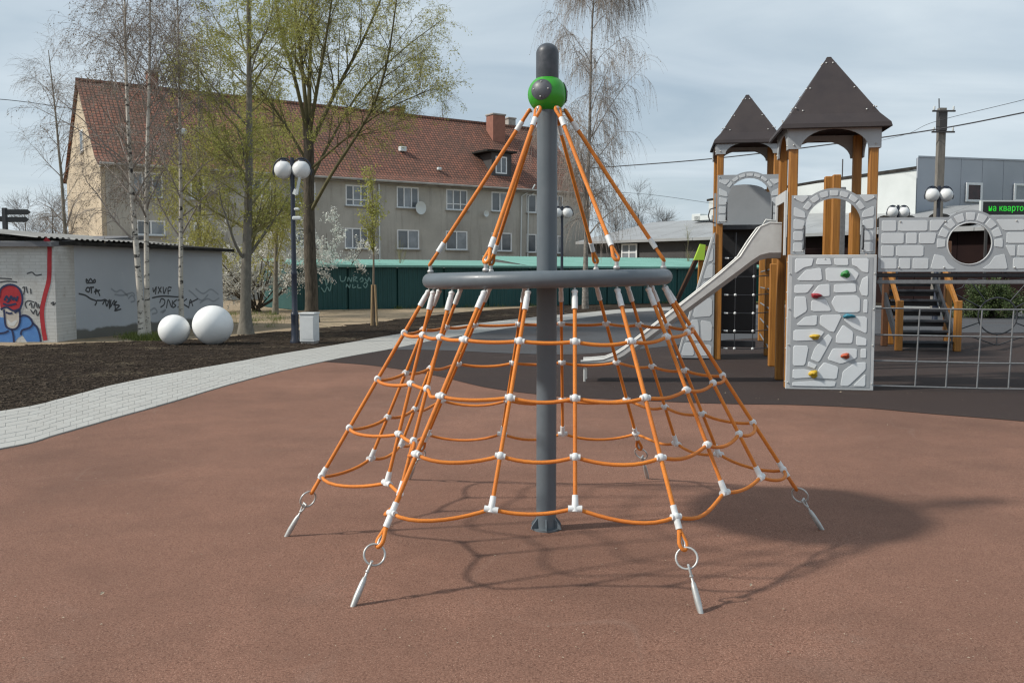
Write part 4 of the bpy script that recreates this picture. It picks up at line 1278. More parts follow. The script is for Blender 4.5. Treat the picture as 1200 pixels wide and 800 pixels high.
# solid rounded guard at its back
P = [(0, 0), (1.1, 0), (1.1, .62), (.95, .64)] + [(.55 + .40 * math.cos(PI * k / 10), .64 + .14 * math.sin(PI * k / 10)) for k in range(1, 10)] + [(.15, .64), (0, .62)]
mb = MB(); mb.plate([P], .02, (t2.x - .05, t2.y + S2 - .08, Z2 + .01), (1, 0, 0)); CB(mb, 'rear_guard_panel', MT['hpl_grey'])
# black backing sheet and climbing net below the deck
mb = MB(); mb.box((t2.x + .36, t2.y + .42, 1.44), (.70, .03, 1.98), None, .005); CB(mb, 'backing_sheet', MT['black_rubber'])
mb = MB(); mb.box((t2.x + .36, t2.y + .40, .26), (.70, .05, .12), None, .005); CB(mb, 'kick_beam', MT['black_metal'])
for z in (.20, .52, .84, 1.17, 1.50, 1.83):
    mb = MB(); mb.tube([(t2.x, t2.y, z + .02), (t2.x + .25, t2.y, z), (t2.x + .6, t2.y, z), (t2.x + .96, t2.y, z + .03)], .009, 6); rp_ = CB(mb, 'net_cord', MT['black_metal'])
    for du in (.14, .30, .62):
        mb = MB()
        if du == .14: mb.tube([(t2.x + du - .035, t2.y - .004, z + .006), (t2.x + du + .035, t2.y - .004, z)], .017, 8)
        else: mb.sphere((t2.x + du, t2.y - .004, z + .003), .026, 10, 6)
        CB(mb, 'cord_clip', MT['white_plastic'], rp_)
for du in (.30, .62):
    mb = MB(); mb.tube([(t2.x + du, t2.y, .2), (t2.x + du, t2.y, 2.3)], .008, 6); CB(mb, 'net_cord', MT['black_metal'])
for (px, py, h) in ((892, 400, 2.44), (900, 407, 2.44)):
    p = lg(px, py); post(p.x, p.y, 0, h, .15)
p = lg(909.5, 415); post(p.x, p.y, 0, 3.5, .13)
q0, q1 = lg(890, 402), lg(904, 424)
for z in (.2, .55, .9, 1.25, 1.6, 1.95):
    mb = MB(); mb.tube([(q0.x, q0.y - .05, z), (q1.x - .05, q1.y - .05, z + .03)], .016, 6); CB(mb, 'net_cord', MT['rod_grey'])
# grab loop left of the far tower
mb = MB(); gx = t2.x - .10; mb.tube([(gx + .03, t2.y - .03, Z2 + .30), (gx - .07, t2.y - .03, Z2 + .27), (gx - .10, t2.y - .03, Z2 + .16), (gx - .07, t2.y - .03, Z2 + .05), (gx + .03, t2.y - .03, Z2 + .02)], .012, 8); CB(mb, 'grab_loop', MT['black_metal'])
# wedge shaped side panel of the climbing ramp
wv = t2.y - .06; we = t2.x - .075
tri = [(-.64, .03), (0, .03), (0, 2.30), (-.03, 2.26)]
mb = MB(); mb.plate([tri], .022, (we, wv, 0), (1, 0, 0)); wp = CB(mb, 'wedge_panel', MT['hpl_grey'])
tip = lambda z: -.64 + .61 * (z - .03) / 2.23
ws = []
for (z0, z1, sp) in ((.07, .30, .55), (.34, .72, .45), (.76, 1.10, .0), (1.14, 1.42, 0), (1.46, 1.72, 0), (1.76, 2.0, 0)):
    a0, a1_ = tip(z0) + .05, tip(z1) + .05
    if sp:
        s0 = a0 * sp; ws.append([(a0, z0), (s0 - .02, z0), (s0 - .05, z1), (a1_, z1)]); ws.append([(s0 + .02, z0), (-.035, z0), (-.035, z1 - .04), (s0 - .01, z1)])
    else: ws.append([(a0, z0), (-.035, z0 + .03), (-.035, z1 + .02), (a1_, z1 - .02)])
ws = [w for w in ws if min(p[0] for p in w) < -.06]
stones(ws, (we, wv - .022, 0), (1, 0, 0), (0, 0, 1), .006, wp, .12)
mb = MB(); mb.beam((we - .64, wv - .01, .03), (we - .02, wv - .01, 2.28), .03, .03); CB(mb, 'panel_edging', MT['hpl_edge'], wp)
bolts([(we - .03, wv - .026, z) for z in (.08, .6, 1.2, 1.75, 2.1)], .012, wp)
mb = MB(); mb.plate([[(-.62, .03), (-.02, 2.24), (-.02, 2.20), (-.58, .03)]], .9, (we, wv + .95, 0), (1, 0, 0)); CB(mb, 'ramp_board', MT['hpl_edge'])

# ================================================================== BUILDINGS
def wall_holes(mb, O, U, W, L, H, holes, rev, th=.3):
    """wall of length L, height H with rectangular openings (u0,u1,w0,w1) and reveals; N points outwards"""
    O = Vector(O); U = Vector(U); W = Vector(W); N = U.cross(W)
    xs = sorted({0, L, *[h[0] for h in holes], *[h[1] for h in holes]}); ys = sorted({0, H, *[h[2] for h in holes], *[h[3] for h in holes]})
    for i in range(len(xs) - 1):
        for j in range(len(ys) - 1):
            cx, cy = (xs[i] + xs[i + 1]) / 2, (ys[j] + ys[j + 1]) / 2
            if any(h[0] < cx < h[1] and h[2] < cy < h[3] for h in holes): continue
            mb.add([O + U * a + W * b for a, b in ((xs[i], ys[j]), (xs[i + 1], ys[j]), (xs[i + 1], ys[j + 1]), (xs[i], ys[j + 1]))], [(0, 1, 2, 3)])
    for h in holes:
        c = [(h[0], h[2]), (h[1], h[2]), (h[1], h[3]), (h[0], h[3])]
        for k in range(4):
            a, b = c[k], c[(k + 1) % 4]
            mb.add([O + U * a[0] + W * a[1], O + U * b[0] + W * b[1], O + U * b[0] + W * b[1] - N * rev, O + U * a[0] + W * a[1] - N * rev], [(0, 1, 2, 3)])
def window(parent, O, U, W, h, rev, panes=2, fr=.07, glass='glass', sill=True, bar=None, frame_mat='white_frame', local=True):
    """frame with mullions; panes as sub-parts"""
    O = Vector(O); U = Vector(U); W = Vector(W); N = U.cross(W)
    w_, h_ = h[1] - h[0], h[3] - h[2]
    B = O + U * h[0] + W * h[2] - N * (rev + .02)
    M = Matrix((U, N, W)).transposed()
    mb = MB()
    def bx(x0, x1, y0, y1, d=.07, off=.035): mb.box(B + U * (x0 + x1) / 2 + W * (y0 + y1) / 2 + N * off, (x1 - x0, d, y1 - y0), M)
    bx(0, w_, 0, fr); bx(0, w_, h_ - fr, h_); bx(0, fr, fr, h_ - fr); bx(w_ - fr, w_, fr, h_ - fr)
    for k in range(1, panes): x = w_ * k / panes; bx(x - fr * .45, x + fr * .45, fr, h_ - fr)
    if bar: bx(fr, w_ - fr, h_ * bar - fr * .35, h_ * bar + fr * .35, .066, .034)
    f = mb.build('window', MT[frame_mat], parent)
    for k in range(panes):
        x0 = w_ * k / panes + (fr if k == 0 else fr * .45); x1 = w_ * (k + 1) / panes - (fr if k == panes - 1 else fr * .45)
        mb = MB(); mb.box(B + U * (x0 + x1) / 2 + W * (h_ / 2) + N * .02, (x1 - x0, .012, h_ - 2 * fr), M)
        mb.build('pane', MT[glass if isinstance(glass, str) else glass[k % len(glass)]], f)
    if sill:
        mb = MB(); mb.box(O + U * (h[0] + w_ / 2) + W * (h[2] - .035) + N * .05, (w_ + .16, .22, .05), M); mb.build('sill', MT['cornice'], f)
    return f

# ---- long apartment house with the tiled roof
HY = R(34)
hc0 = Vector((-23.5, 53.8, 0))
house = thing('apartment_house', 'long two storey grey house with red clay tile roof and sandy gable', 'house', hc0, HY)
HX = Vector((math.cos(HY), math.sin(HY), 0)); HN = Vector((math.sin(HY), -math.cos(HY), 0))
HL, HD, HE = 35.6, 12.0, 8.05
HK = 13.72
def hp(px, py):
    q = on_plane(px, py, hc0, HN); d = q - hc0
    return d.dot(HX), q.z
wins = [(155, 191, 202, 231.5, 3), (223, 239.5, 205, 234, 1), (160, 194, 258, 276, 2), (227, 240.5, 260, 287, 1),
        (295, 318, 210, 236, 2), (296, 319, 264, 288, 2), (345, 370, 213, 239, 2), (346, 370, 267, 290, 2),
        (405, 432, 217, 241.5, 3), (404, 432, 267, 291.5, 3), (465, 491, 219, 244, 3), (465.5, 491.5, 269, 292, 2),
        (523, 548, 222, 246.5, 3), (522.5, 548, 270.5, 293, 2), (576, 596, 225, 248, 2), (576, 600, 272.5, 294.5, 2),
        (617, 629, 227.5, 249.5, 1), (617, 629, 274, 296, 1), (648, 660, 229, 251, 2), (648, 660, 276, 297, 2)]
holes = []
for (x0, x1, y0, y1, n) in wins:
    a = hp(x0, (y0 + y1) / 2)[0]; b = hp(x1, (y0 + y1) / 2)[0]
    zt = hp((x0 + x1) / 2, y0)[1]; zb = hp((x0 + x1) / 2, y1)[1]
    holes.append((a, b, zb, zt))
mb = MB()
wall_holes(mb, (0, 0, 0), (1, 0, 0), (0, 0, 1), HL, HE, holes, .16)
mb.add([(HL, 0, 0), (HL, HD, 0), (HL, HD, HE - .1), (HL, HD / 2, HK - .9), (HL, 0, HE - .1)], [(0, 1, 2, 3, 4)])
mb.add([(0, HD, 0), (HL, HD, 0), (HL, HD, HE), (0, HD, HE)], [(0, 1, 2, 3)])
hw = mb.build('facade', MT['facade'], house)
mb = MB(); mb.add([(0, 0, 0), (0, HD, 0), (0, HD, HE - .1), (0, HD - .55, HE + .2), (0, HD / 2, HK - .25), (0, .55, HE + .2), (0, 0, HE - .1), (.25, 0, 0), (.25, HD, 0), (.25, HD, HE - .1), (.25, HD - .55, HE + .2), (.25, HD / 2, HK - .25), (.25, .55, HE + .2), (.25, 0, HE - .1)],
                  [(0, 1, 2, 3, 4, 5, 6), (13, 12, 11, 10, 9, 8, 7)] + [(i, (i + 1) % 7, 7 + (i + 1) % 7, 7 + i) for i in range(7)])
for i in range(len(mb.v)): mb.v[i] = (mb.v[i][0] - .26, mb.v[i][1], mb.v[i][2])
gable = mb.build('gable_wall', MT['gable_plaster'], house)
mb = MB(); mb.box((-.28, HD / 2 - .4, 9.9), (.06, 1.0, 1.3)); gw = mb.build('window', MT['white_frame'], gable)
mb = MB(); mb.box((-.30, HD / 2 - .4, 9.9), (.05, .8, 1.1)); mb.build('pane', MT['glass'], gw)
mb = MB(); mb.box((-.28, HD / 2 - .4, 9.15), (.14, 1.25, .10)); mb.build('sill', MT['cornice'], gw)
for i, (h, w) in enumerate(zip(holes, wins)):
    window(house, (0, 0, 0), (1, 0, 0), (0, 0, 1), h, .07, w[4], .095, ['glass', 'glass_pale'] if i % 3 else ['glass_pale', 'glass', 'glass'], True, .3 if i in (8, 12) else None)
# roof: two tiled slopes with thickness and a slight bell-cast at the eaves
def slope(sg):
    mb = MB(); e = .55
    yy = [(-e, HE - .12), (.55, HE + .42), (HD / 2, HK)]
    if sg < 0: yy = [(HD - y, z) for y, z in yy]
    nx = 2
    vs = []
    for (y, z) in yy: vs += [(-.45, y, z), (HL + .3, y, z)]
    for (y, z) in yy: vs += [(-.45, y, z - .14), (HL + .3, y, z - .14)]
    fs = [(0, 1, 3, 2), (2, 3, 5, 4), (6, 8, 9, 7), (8, 10, 11, 9), (0, 6, 7, 1), (0, 2, 8, 6), (2, 4, 10, 8), (1, 7, 9, 3), (3, 9, 11, 5)]
    mb.add(vs, fs); return mb.build('roof_slope', MT['tiles'], house)
rs = slope(1); slope(-1)
mb = MB(); mb.tube([(-.46, HD / 2, HK - .02), (HL + .3, HD / 2, HK - .02)], .13, 10); mb.build('ridge', MT['tiles'], house)
mb = MB(); mb.box((HL / 2 - .05, -.14, HE - .24), (HL + .5, .5, .16)); mb.build('eaves_board', MT['cornice'], house)
mb = MB(); mb.tube([(-.4, -.60, HE - .16), (HL + .2, -.60, HE - .16)], .085, 8); mb.build('gutter', MT['cornice'], house)
def roof_y(z): return .55 + (z - HE - .42) / (HK - HE - .42) * (HD / 2 - .55)
def roofpt(px, py):
    """point on the front roof slope"""
    n = Vector((0, -(HK - HE - .42), HD / 2 - .55)); nw = HX * n.x + (-HN) * n.y + Vector((0, 0, n.z))
    p0 = hc0 + (-HN) * (HD / 2) + Vector((0, 0, HK))
    q = on_plane(px, py, p0, nw.normalized()) - hc0
    return Vector((q.dot(HX), q.dot(-HN), q.z))
def chimney(px, w, y, z1, d=.8, top=None, mat='chimney'):
    x = None
    # place by bearing on the line y = const (house frame)
    dr = ray(px, 200); t = ((hc0 + (-HN) * y).dot(HN)) / dr.dot(HN) if abs(dr.dot(HN)) > 1e-6 else 60
    q = dr * t - hc0; x = Vector((q.x, q.y, 0)).dot(HX)
    zb = HE + .42 + (min(y, HD - y) - .55) / (HD / 2 - .55) * (HK - HE - .42) - .5
    mb = MB(); mb.box((x, y, (zb + z1) / 2), (w, d, z1 - zb)); c = mb.build('chimney', MT[mat], house)
    mb = MB(); mb.box((x, y, z1 + .07), (w + .14, d + .14, .14), None, .03); mb.build('chimney_cap', MT['cap_cement'], c)
    return c
chimney(181, .62, HD / 2 + .5, 14.7)
chimney(441, .75, HD / 2 + .8, 14.85, mat='cap_cement')
chimney(466, .9, HD / 2 + .9, 14.3)
chimney(581, 1.15, HD / 2 - 1.2, 14.15, 1.0)
chimney(597, .7, HD / 2 + .6, 14.35, mat='cap_cement')
# dormer with flat dark roof
dz = roofpt(587, 205); dx = dz.x
mb = MB(); dw = .85
y0_ = dz.y - .05; z0_ = dz.z
mb.box((dx - dw, y0_ + 1.0, z0_ + .75), (.10, 2.1, 1.7)); mb.box((dx + dw, y0_ + 1.0, z0_ + .75), (.10, 2.1, 1.7)); mb.box((dx, y0_ + .02, z0_ - .05), (2 * dw - .1, .1, .25)); mb.box((dx, y0_ + .02, z0_ + 1.5), (2 * dw - .1, .1, .25))
mb.box((dx - dw + .18, y0_ + .02, z0_ + .73), (.28, .10, 1.30)); mb.box((dx + dw - .18, y0_ + .02, z0_ + .73), (.28, .10, 1.30))
dm = mb.build('dormer', MT['charcoal'], house)
mb = MB(); mb.box((dx - .15, y0_ + .95, z0_ + 1.72), (2 * dw + 1.0, 2.7, .14)); mb.build('dormer_roof', MT['dark_tar'], dm)
window(dm, (dx - .52, y0_ - .0, z0_ + .07), (1, 0, 0), (0, 0, 1), (0, 1.04, 0, 1.30), .04, 2, .10, 'glass', False)
# roof vents
for (px, py, sc) in ((212, 157, .55), (471, 177, .5), (514, 200, .3)):
    p = roofpt(px, py); mb = MB(); mb.box((p.x, p.y - .1, p.z + .12), (sc, sc * .8, sc * .7), None, .04); mb.build('roof_vent', MT['panel_white'], rs)
# satellite dishes
for (px, py, r_) in ((490, 244, .42), (566.5, 250.5, .22)):
    x, z = hp(px, py); mb = MB(); n = 16
    vs = [(x, -.30, z)]
    for rr_, dd in ((.5, -.33), (1.0, -.42)):
        for k in range(n): vs.append((x + r_ * rr_ * math.cos(2 * PI * k / n), dd, z + r_ * rr_ * 1.1 * math.sin(2 * PI * k / n)))
    fs = [(0, 1 + k, 1 + (k + 1) % n) for k in range(n)] + [(1 + k, 1 + n + k, 1 + n + (k + 1) % n, 1 + (k + 1) % n) for k in range(n)]
    mb.add(vs, fs, True); mb.tube([(x, -.30, z), (x, 0.0, z - .1)], .03, 6); mb.build('satellite_dish', MT['panel_white'], house)
for px in (443.5, 609, 617):
    x, z = hp(px, 232); mb = MB()
    if px < 500: mb.tube([(x, -.10, 7.75), (x, -.10, .2)], .06, 8)
    else: mb.tube([(x + 1.1, -.45, 8.35), (x + .9, -.35, 7.95), (x + .1, -.12, 7.45), (x, -.10, .2)], .055, 8)
    mb.build('downpipe', MT['panel_white'], house)

# ---- green sheet metal shed row
sh0 = at(347, 340, 40.2); sh0.z = 0; sh1 = at(905, 340, 55.0); sh1.z = 0
SHd = (sh1 - sh0); SHL = SHd.length; SHY = math.atan2(SHd.y, SHd.x)
shed = thing('sheet_metal_shed', 'low dark green corrugated shed with pale turquoise roof below the grey house', 'shed', sh0, SHY)
SHH = 1.93
def corr(mb, O, U, W, L, H, pitch, dep):
    O = Vector(O); U = Vector(U); W = Vector(W); N = U.cross(W)
    prof = []
    x = 0
    while x < L:
        for (f, d) in ((0, 0), (.35, 0), (.5, dep), (.85, dep)):
            if x + f * pitch <= L: prof.append((x + f * pitch, d))
        x += pitch
    vs = [O + U * a + N * b for a, b in prof] + [O + U * a + N * b + W * H for a, b in prof]
    n = len(prof)
    mb.add(vs, [(i, i + 1, n + i + 1, n + i) for i in range(n - 1)])
# wall of separate sheets
x = 0
while x < SHL - .1:
    w_ = min(2.4, SHL - x)
    mb = MB(); corr(mb, (x + .02, -.004 * (int(x) % 2), 0), (1, 0, 0), (0, 0, 1), w_ - .03, SHH, .22, .022); mb.build('wall_sheet', MT['dark_green'], shed); x += 2.4
mb = MB(); mb.box((SHL / 2, 2.6, SHH / 2 - .02), (SHL - .05, 5.0, SHH - .08)); mb.build('shed_body', MT['dark_green'], shed)
# roof in two runs: a lower one and a higher one
k = 0; x = -.3
step_x = 9.2
while x < SHL + .2:
    w_ = 3.1
    hi = .16 if x > step_x else 0
    mb = MB()
    O = Vector((x, -.30, SHH + .02)); Wd = Vector((0, 5.6, .36 + hi * 1.6))
    corr(mb, O, (1, 0, 0), Wd.normalized(), min(w_, SHL + .25 - x) - .02, Wd.length, .22, .03)
    mb.build('roof_sheet', MT['turquoise'], shed)
    x += w_
mb = MB(); mb.box((SHL / 2, -.29, SHH + .01), (SHL + .4, .04, .10)); mb.build('fascia_strip', MT['turquoise'], shed)
def strokes(mb, lines, O, U, W, w, lift=.012):
    """painted strokes as thin ribbons just proud of the wall"""
    O = Vector(O); U = Vector(U); W = Vector(W); N = U.cross(W)
    for L in lines:
        P = [Vector((a, b, 0)) for a, b in L]
        P = [Vector(q) for q in smooth_line(P, 4)] if len(P) > 2 else P
        vs = []
        for i in range(len(P)):
            t = (P[min(i + 1, len(P) - 1)] - P[max(i - 1, 0)]); t.normalize()
            n = Vector((-t.y, t.x, 0)) * w / 2
            for q in (P[i] - n, P[i] + n): vs.append(O + U * q.x + W * q.y + N * lift)
        mb.add(vs, [(2 * i, 2 * i + 1, 2 * i + 3, 2 * i + 2) for i in range(len(P) - 1)])
SU = Vector((math.cos(SHY), math.sin(SHY), 0)); SN = Vector((math.sin(SHY), -math.cos(SHY), 0))
def shp(px, py):
    q = on_plane(px, py, sh0, SN) - sh0; return (q.dot(SU), q.z)
def pxl(f, pts): return [f(*p) for p in pts]
gl = [[(377, 329), (380, 325), (382, 335)], [(382, 335), (386, 325), (388, 334)], [(376, 337), (380, 342), (383, 336), (386, 341), (388, 333)],
      [(398, 323), (399, 329), (403, 329), (405, 324)], [(407, 330), (408, 325), (411, 330), (412, 325)], [(414, 330), (414, 325), (418, 325), (415, 328), (419, 330)], [(421, 328), (424, 325), (425, 329), (422, 330)], [(427, 326), (430, 330), (432, 325), (434, 330)],
      [(405, 337), (406, 333), (409, 337), (410, 333)], [(413, 333), (413, 337), (417, 336)], [(419, 333), (419, 337), (423, 337)], [(426, 333), (428, 331), (430, 333), (428, 337), (425, 334)]]
mb = MB(); strokes(mb, [pxl(shp, g) for g in gl], (0, 0, 0), (1, 0, 0), (0, 0, 1), .05, .045); mb.build('graffiti', MT['paint_pale'], shed, kind='stuff', label='pale scrawled graffiti lettering')

# ---- garages at the left
g0 = ground(66, 399.5); g1 = ground(262, 381.5)
GD = (g1 - g0); GL = GD.length; GY = math.atan2(GD.y, GD.x)
gar = thing('grey_garage', 'blue grey plastered garage with tarred roof edge and black graffiti', 'garage', g0, GY)
GH = 2.30
mb = MB(); mb.box((GL / 2, 3.0, GH / 2), (GL, 6.0, GH)); gwall = mb.build('wall', MT['garage_plaster'], gar)
mb = MB(); mb.add([(-.35, -.28, GH + .03), (GL + .25, -.28, GH + .03), (GL + .25, 6.2, GH + .55), (-.35, 6.2, GH + .55), (-.35, -.28, GH - .06), (GL + .25, -.28, GH - .06), (GL + .25, 6.2, GH + .45), (-.35, 6.2, GH + .45)], [(0, 1, 2, 3), (7, 6, 5, 4), (0, 4, 5, 1), (1, 5, 6, 2), (2, 6, 7, 3), (3, 7, 4, 0)]); mb.build('roof_slab', MT['dark_tar'], gar)
# loose fibre cement sheets along the edge
x = -.7
while x < GL * .62:
    w_ = random.uniform(.9, 1.25); mb = MB(); corr(mb, (x, -.18 + random.uniform(-.05, .05), GH + .07 + random.uniform(0, .03)), (1, 0, 0), Vector((0, .997, .085 + random.uniform(0, .02))), w_, 3.4, .18, .03); mb.build('roof_sheet', MT['asbestos'], gar); x += w_ + random.uniform(-.02, .04)
GU = Vector((math.cos(GY), math.sin(GY), 0)); GN = Vector((math.sin(GY), -math.cos(GY), 0))
def gp(px, py):
    q = on_plane(px, py, g0, GN) - g0; return (q.dot(GU), q.z)
black = [[(101, 331), (101, 327), (103.5, 329.5), (106, 326.5), (108.5, 329.5), (111, 327.5), (111, 331), (101, 331.5)],
         [(100, 341), (102, 337), (105, 338), (104, 342), (101, 341)], [(107, 336), (107, 344)], [(105, 337), (110, 336.5)], [(112, 345), (112, 339), (115, 342), (117, 347)], [(110, 342), (117, 340)],
         [(92, 344), (100, 346), (106, 350), (113, 353), (111, 358)], [(113, 352), (119, 352), (123, 351), (126, 353)], [(120, 357), (123, 352), (125, 359), (128, 351), (128, 362)], [(130, 351), (129, 360), (134, 352), (135, 362)], [(137, 353), (133, 357), (140, 358), (134, 364), (142, 362)],
         [(179, 337), (180, 342), (183, 336), (182, 345)], [(185, 336), (189, 343)], [(189, 336), (185, 344)], [(191, 336), (192, 344), (195, 337)], [(197, 345), (197, 337), (201, 337)], [(197, 341), (200, 340)],
         [(187, 355), (189, 350), (193, 352), (192, 357), (188, 360)], [(195, 361), (197, 351), (201, 360)], [(202, 352), (202, 360), (206, 358), (203, 355), (207, 351)], [(208, 352), (213, 350), (211, 358), (208, 360)], [(215, 349), (214, 360)], [(219, 350), (214, 355), (221, 360)], [(221, 361), (223, 351), (226, 359)], [(222, 355), (232, 350)], [(178, 349), (190, 347), (210, 348)]]
faint = [[(130, 338), (136, 342), (142, 340), (150, 347)], [(134, 345), (144, 346), (155, 343), (158, 347)], [(150, 350), (155, 346), (158, 352), (153, 354)], [(221, 340), (226, 344), (236, 352), (244, 345)], [(229, 338), (238, 344), (247, 339), (256, 345)], [(234, 355), (243, 350), (250, 353), (257, 349)], [(240, 360), (248, 357), (256, 358)], [(176, 364), (181, 361), (184, 366), (178, 368)], [(188, 366), (194, 363), (190, 367)]]
mb = MB(); strokes(mb, [pxl(gp, g) for g in black], (0, 0, 0), (1, 0, 0), (0, 0, 1), .042, .004); mb.build('graffiti', MT['paint_black'], gar, kind='stuff', label='black scrawled graffiti')
mb = MB(); strokes(mb, [pxl(gp, g) for g in faint], (0, 0, 0), (1, 0, 0), (0, 0, 1), .05, .003); mb.build('faded_graffiti', MT['paint_faint'], gar, kind='stuff')

# white brick garage in front of it, facing the path
w1 = ground(67, 401); w0 = ground(-150, 412); w0 = Vector((w1.x - 9.0, w1.y - .35, 0))
WY = math.atan2((w1 - w0).y, (w1 - w0).x); WL = (w1 - w0).length
wg = thing('white_brick_garage', 'whitewashed brick garage with a painted figure in red cap and blue hood', 'garage', w0, WY)
WH = at(60, 282.5, w1.y).z
mb = MB(); mb.box((WL / 2, 2.9, WH / 2), (WL, 5.8, WH)); mb.build('wall', MT['white_brick'], wg)
mb = MB(); mb.add([(-.3, -.16, WH - .02), (WL + .02, -.16, WH - .02), (WL + .02, 5.9, WH + .36), (-.3, 5.9, WH + .36), (-.3, -.16, WH - .13), (WL + .02, -.16, WH - .13), (WL + .02, 5.9, WH + .26), (-.3, 5.9, WH + .26)], [(0, 1, 2, 3), (7, 6, 5, 4), (0, 4, 5, 1), (1, 5, 6, 2), (2, 6, 7, 3), (3, 7, 4, 0)]); mb.build('roof', MT['felt'], wg)
WU = Vector((math.cos(WY), math.sin(WY), 0)); WN = Vector((math.sin(WY), -math.cos(WY), 0))
def wp_(px, py):
    q = on_plane(px, py, w0, WN) - w0; return (q.dot(WU), q.z)
def zz(x, y): return wp_(x / 5.72, 270 + y / 5.714)          # traced on a magnified view of the wall
def paint(name, pts, mat, lift, label=None):
    P = [zz(*p) for p in pts]
    ar = sum(P[i][0] * P[(i + 1) % len(P)][1] - P[(i + 1) % len(P)][0] * P[i][1] for i in range(len(P)))
    if ar < 0: P = P[::-1]
    mb = MB(); mb.plate([P], lift, (0, 0, 0), (1, 0, 0)); return mb.build(name, MT[mat], wg, label=label)
hood = [(-60, 745), (-60, 600), (-20, 575), (30, 585), (80, 590), (130, 580), (160, 568), (195, 580), (220, 620), (250, 650), (268, 700), (275, 745), (180, 745), (150, 700), (120, 720), (100, 748)]
paint('painted_hood', hood, 'paint_blue', .003, 'blue painted hood of the wall figure')
paint('painted_cap', [(5, 530), (-5, 450), (5, 395), (40, 368), (85, 364), (125, 385), (148, 430), (150, 480), (135, 525), (90, 535), (50, 515), (25, 518)], 'paint_red', .005, 'red painted cap of the wall figure')
paint('painted_face', [(28, 530), (50, 518), (90, 540), (132, 528), (136, 590), (125, 640), (95, 662), (60, 655), (38, 630)], 'paint_skin', .004, 'pale painted face of the wall figure')
paint('painted_smile', [(48, 592), (75, 618), (105, 600), (118, 605), (95, 640), (65, 638), (50, 615)], 'paint_white', .006)
mb = MB()
ol = [[(-5, 450), (5, 395), (40, 368), (85, 364), (125, 385), (148, 430), (150, 480), (135, 525)], [(5, 530), (25, 518), (50, 515), (90, 537), (135, 525)], [(28, 530), (38, 630), (60, 655), (95, 662), (125, 640), (136, 590), (132, 528)],
      [(40, 548), (65, 556), (85, 552)], [(98, 552), (118, 540), (132, 538)], [(130, 580), (160, 568), (195, 580), (220, 620), (200, 650), (150, 668), (140, 700)], [(220, 620), (250, 650), (268, 700), (275, 745)], [(-20, 690), (30, 685), (60, 670)], [(80, 662), (90, 700), (95, 750)],
      [(30, 470), (45, 440), (60, 470), (45, 480)], [(65, 470), (75, 440), (90, 468)], [(95, 445), (110, 470), (120, 440)], [(20, 490), (60, 500), (110, 490)]]
strokes(mb, [pxl(zz, g) for g in ol], (0, 0, 0), (1, 0, 0), (0, 0, 1), .045, .009); mb.build('painted_outline', MT['paint_navy'], wg)
mb = MB()
tg = [[(-10, 320), (40, 322), (80, 326)], [(-10, 348), (50, 340), (115, 346)], [(150, 385), (165, 380), (160, 430)], [(175, 375), (185, 420)], [(205, 390), (208, 425)], [(178, 520), (170, 490), (190, 470), (230, 480)], [(195, 500), (210, 485), (215, 520)], [(225, 520), (240, 480), (250, 520)], [(255, 490), (265, 520), (280, 480)], [(225, 555), (240, 530), (250, 570), (270, 540)], [(205, 530), (225, 560)], [(340, 490), (360, 480), (355, 500), (375, 485)], [(180, 290), (215, 280), (240, 300), (280, 295)]]
strokes(mb, [pxl(zz, g) for g in tg], (0, 0, 0), (1, 0, 0), (0, 0, 1), .028, .004); mb.build('graffiti', MT['paint_black'], wg, kind='stuff')
mb = MB(); strokes(mb, [[zz(*p) for p in ((300, 55), (330, 90), (332, 200), (328, 330), (300, 440), (282, 540), (290, 650), (305, 735))]], (0, 0, 0), (1, 0, 0), (0, 0, 1), .10, .006); mb.build('red_stripe', MT['paint_red'], wg, label='wavy red painted stripe')

# ---- low dark pavilion with pale sloping roof behind the shed
pv0 = at(688, 300, 67.8); pv0.z = 0; pv1 = at(1245, 300, 44.5); pv1.z = 0
PV = pv1 - pv0; PVL = PV.length; PVY = math.atan2(PV.y, PV.x)
pav = thing('dark_pavilion', 'low dark building with broad pale grey sloping roof behind the castle', 'building', pv0, PVY)
PVH = 3.95
x = 0
while x < PVL:
    w_ = min(2.2, PVL - x); mb = MB(); mb.box((x + w_ / 2, .12, PVH / 2), (w_ - .03, .24, PVH)); mb.build('wall_panel', MT['charcoal' if x < PVL * .42 else 'maroon'], pav); x += 2.2
mb = MB(); mb.box((PVL / 2, 4.2, PVH / 2 - .05), (PVL - .1, 7.8, PVH - .1)); mb.build('body', MT['maroon'], pav)
x = -.5
while x < PVL + .3:
    w_ = 3.5; mb = MB(); mb.add([(x, -.7, PVH), (x + w_ - .03, -.7, PVH), (x + w_ - .03, 8.0, PVH + 1.75), (x, 8.0, PVH + 1.75), (x, -.7, PVH - .18), (x + w_ - .03, -.7, PVH - .18), (x + w_ - .03, 8.0, PVH + 1.55), (x, 8.0, PVH + 1.55)], [(0, 1, 2, 3), (7, 6, 5, 4), (0, 4, 5, 1), (1, 5, 6, 2), (2, 6, 7, 3), (3, 7, 4, 0)]); mb.build('roof_sheet', MT['roof_pale'], pav); x += w_
PU = Vector((math.cos(PVY), math.sin(PVY), 0)); PN = Vector((math.sin(PVY), -math.cos(PVY), 0))
def pp(px, py):
    q = on_plane(px, py, pv0, PN) - pv0; return (q.dot(PU), q.z)
a, zt = pp(730, 286); b, zb = pp(748, 304)
window(pav, (0, -.12, 0), (1, 0, 0), (0, 0, 1), (a, b, zt - 1.35, zt), 0, 2, .10, 'glass_pale', False, .55)
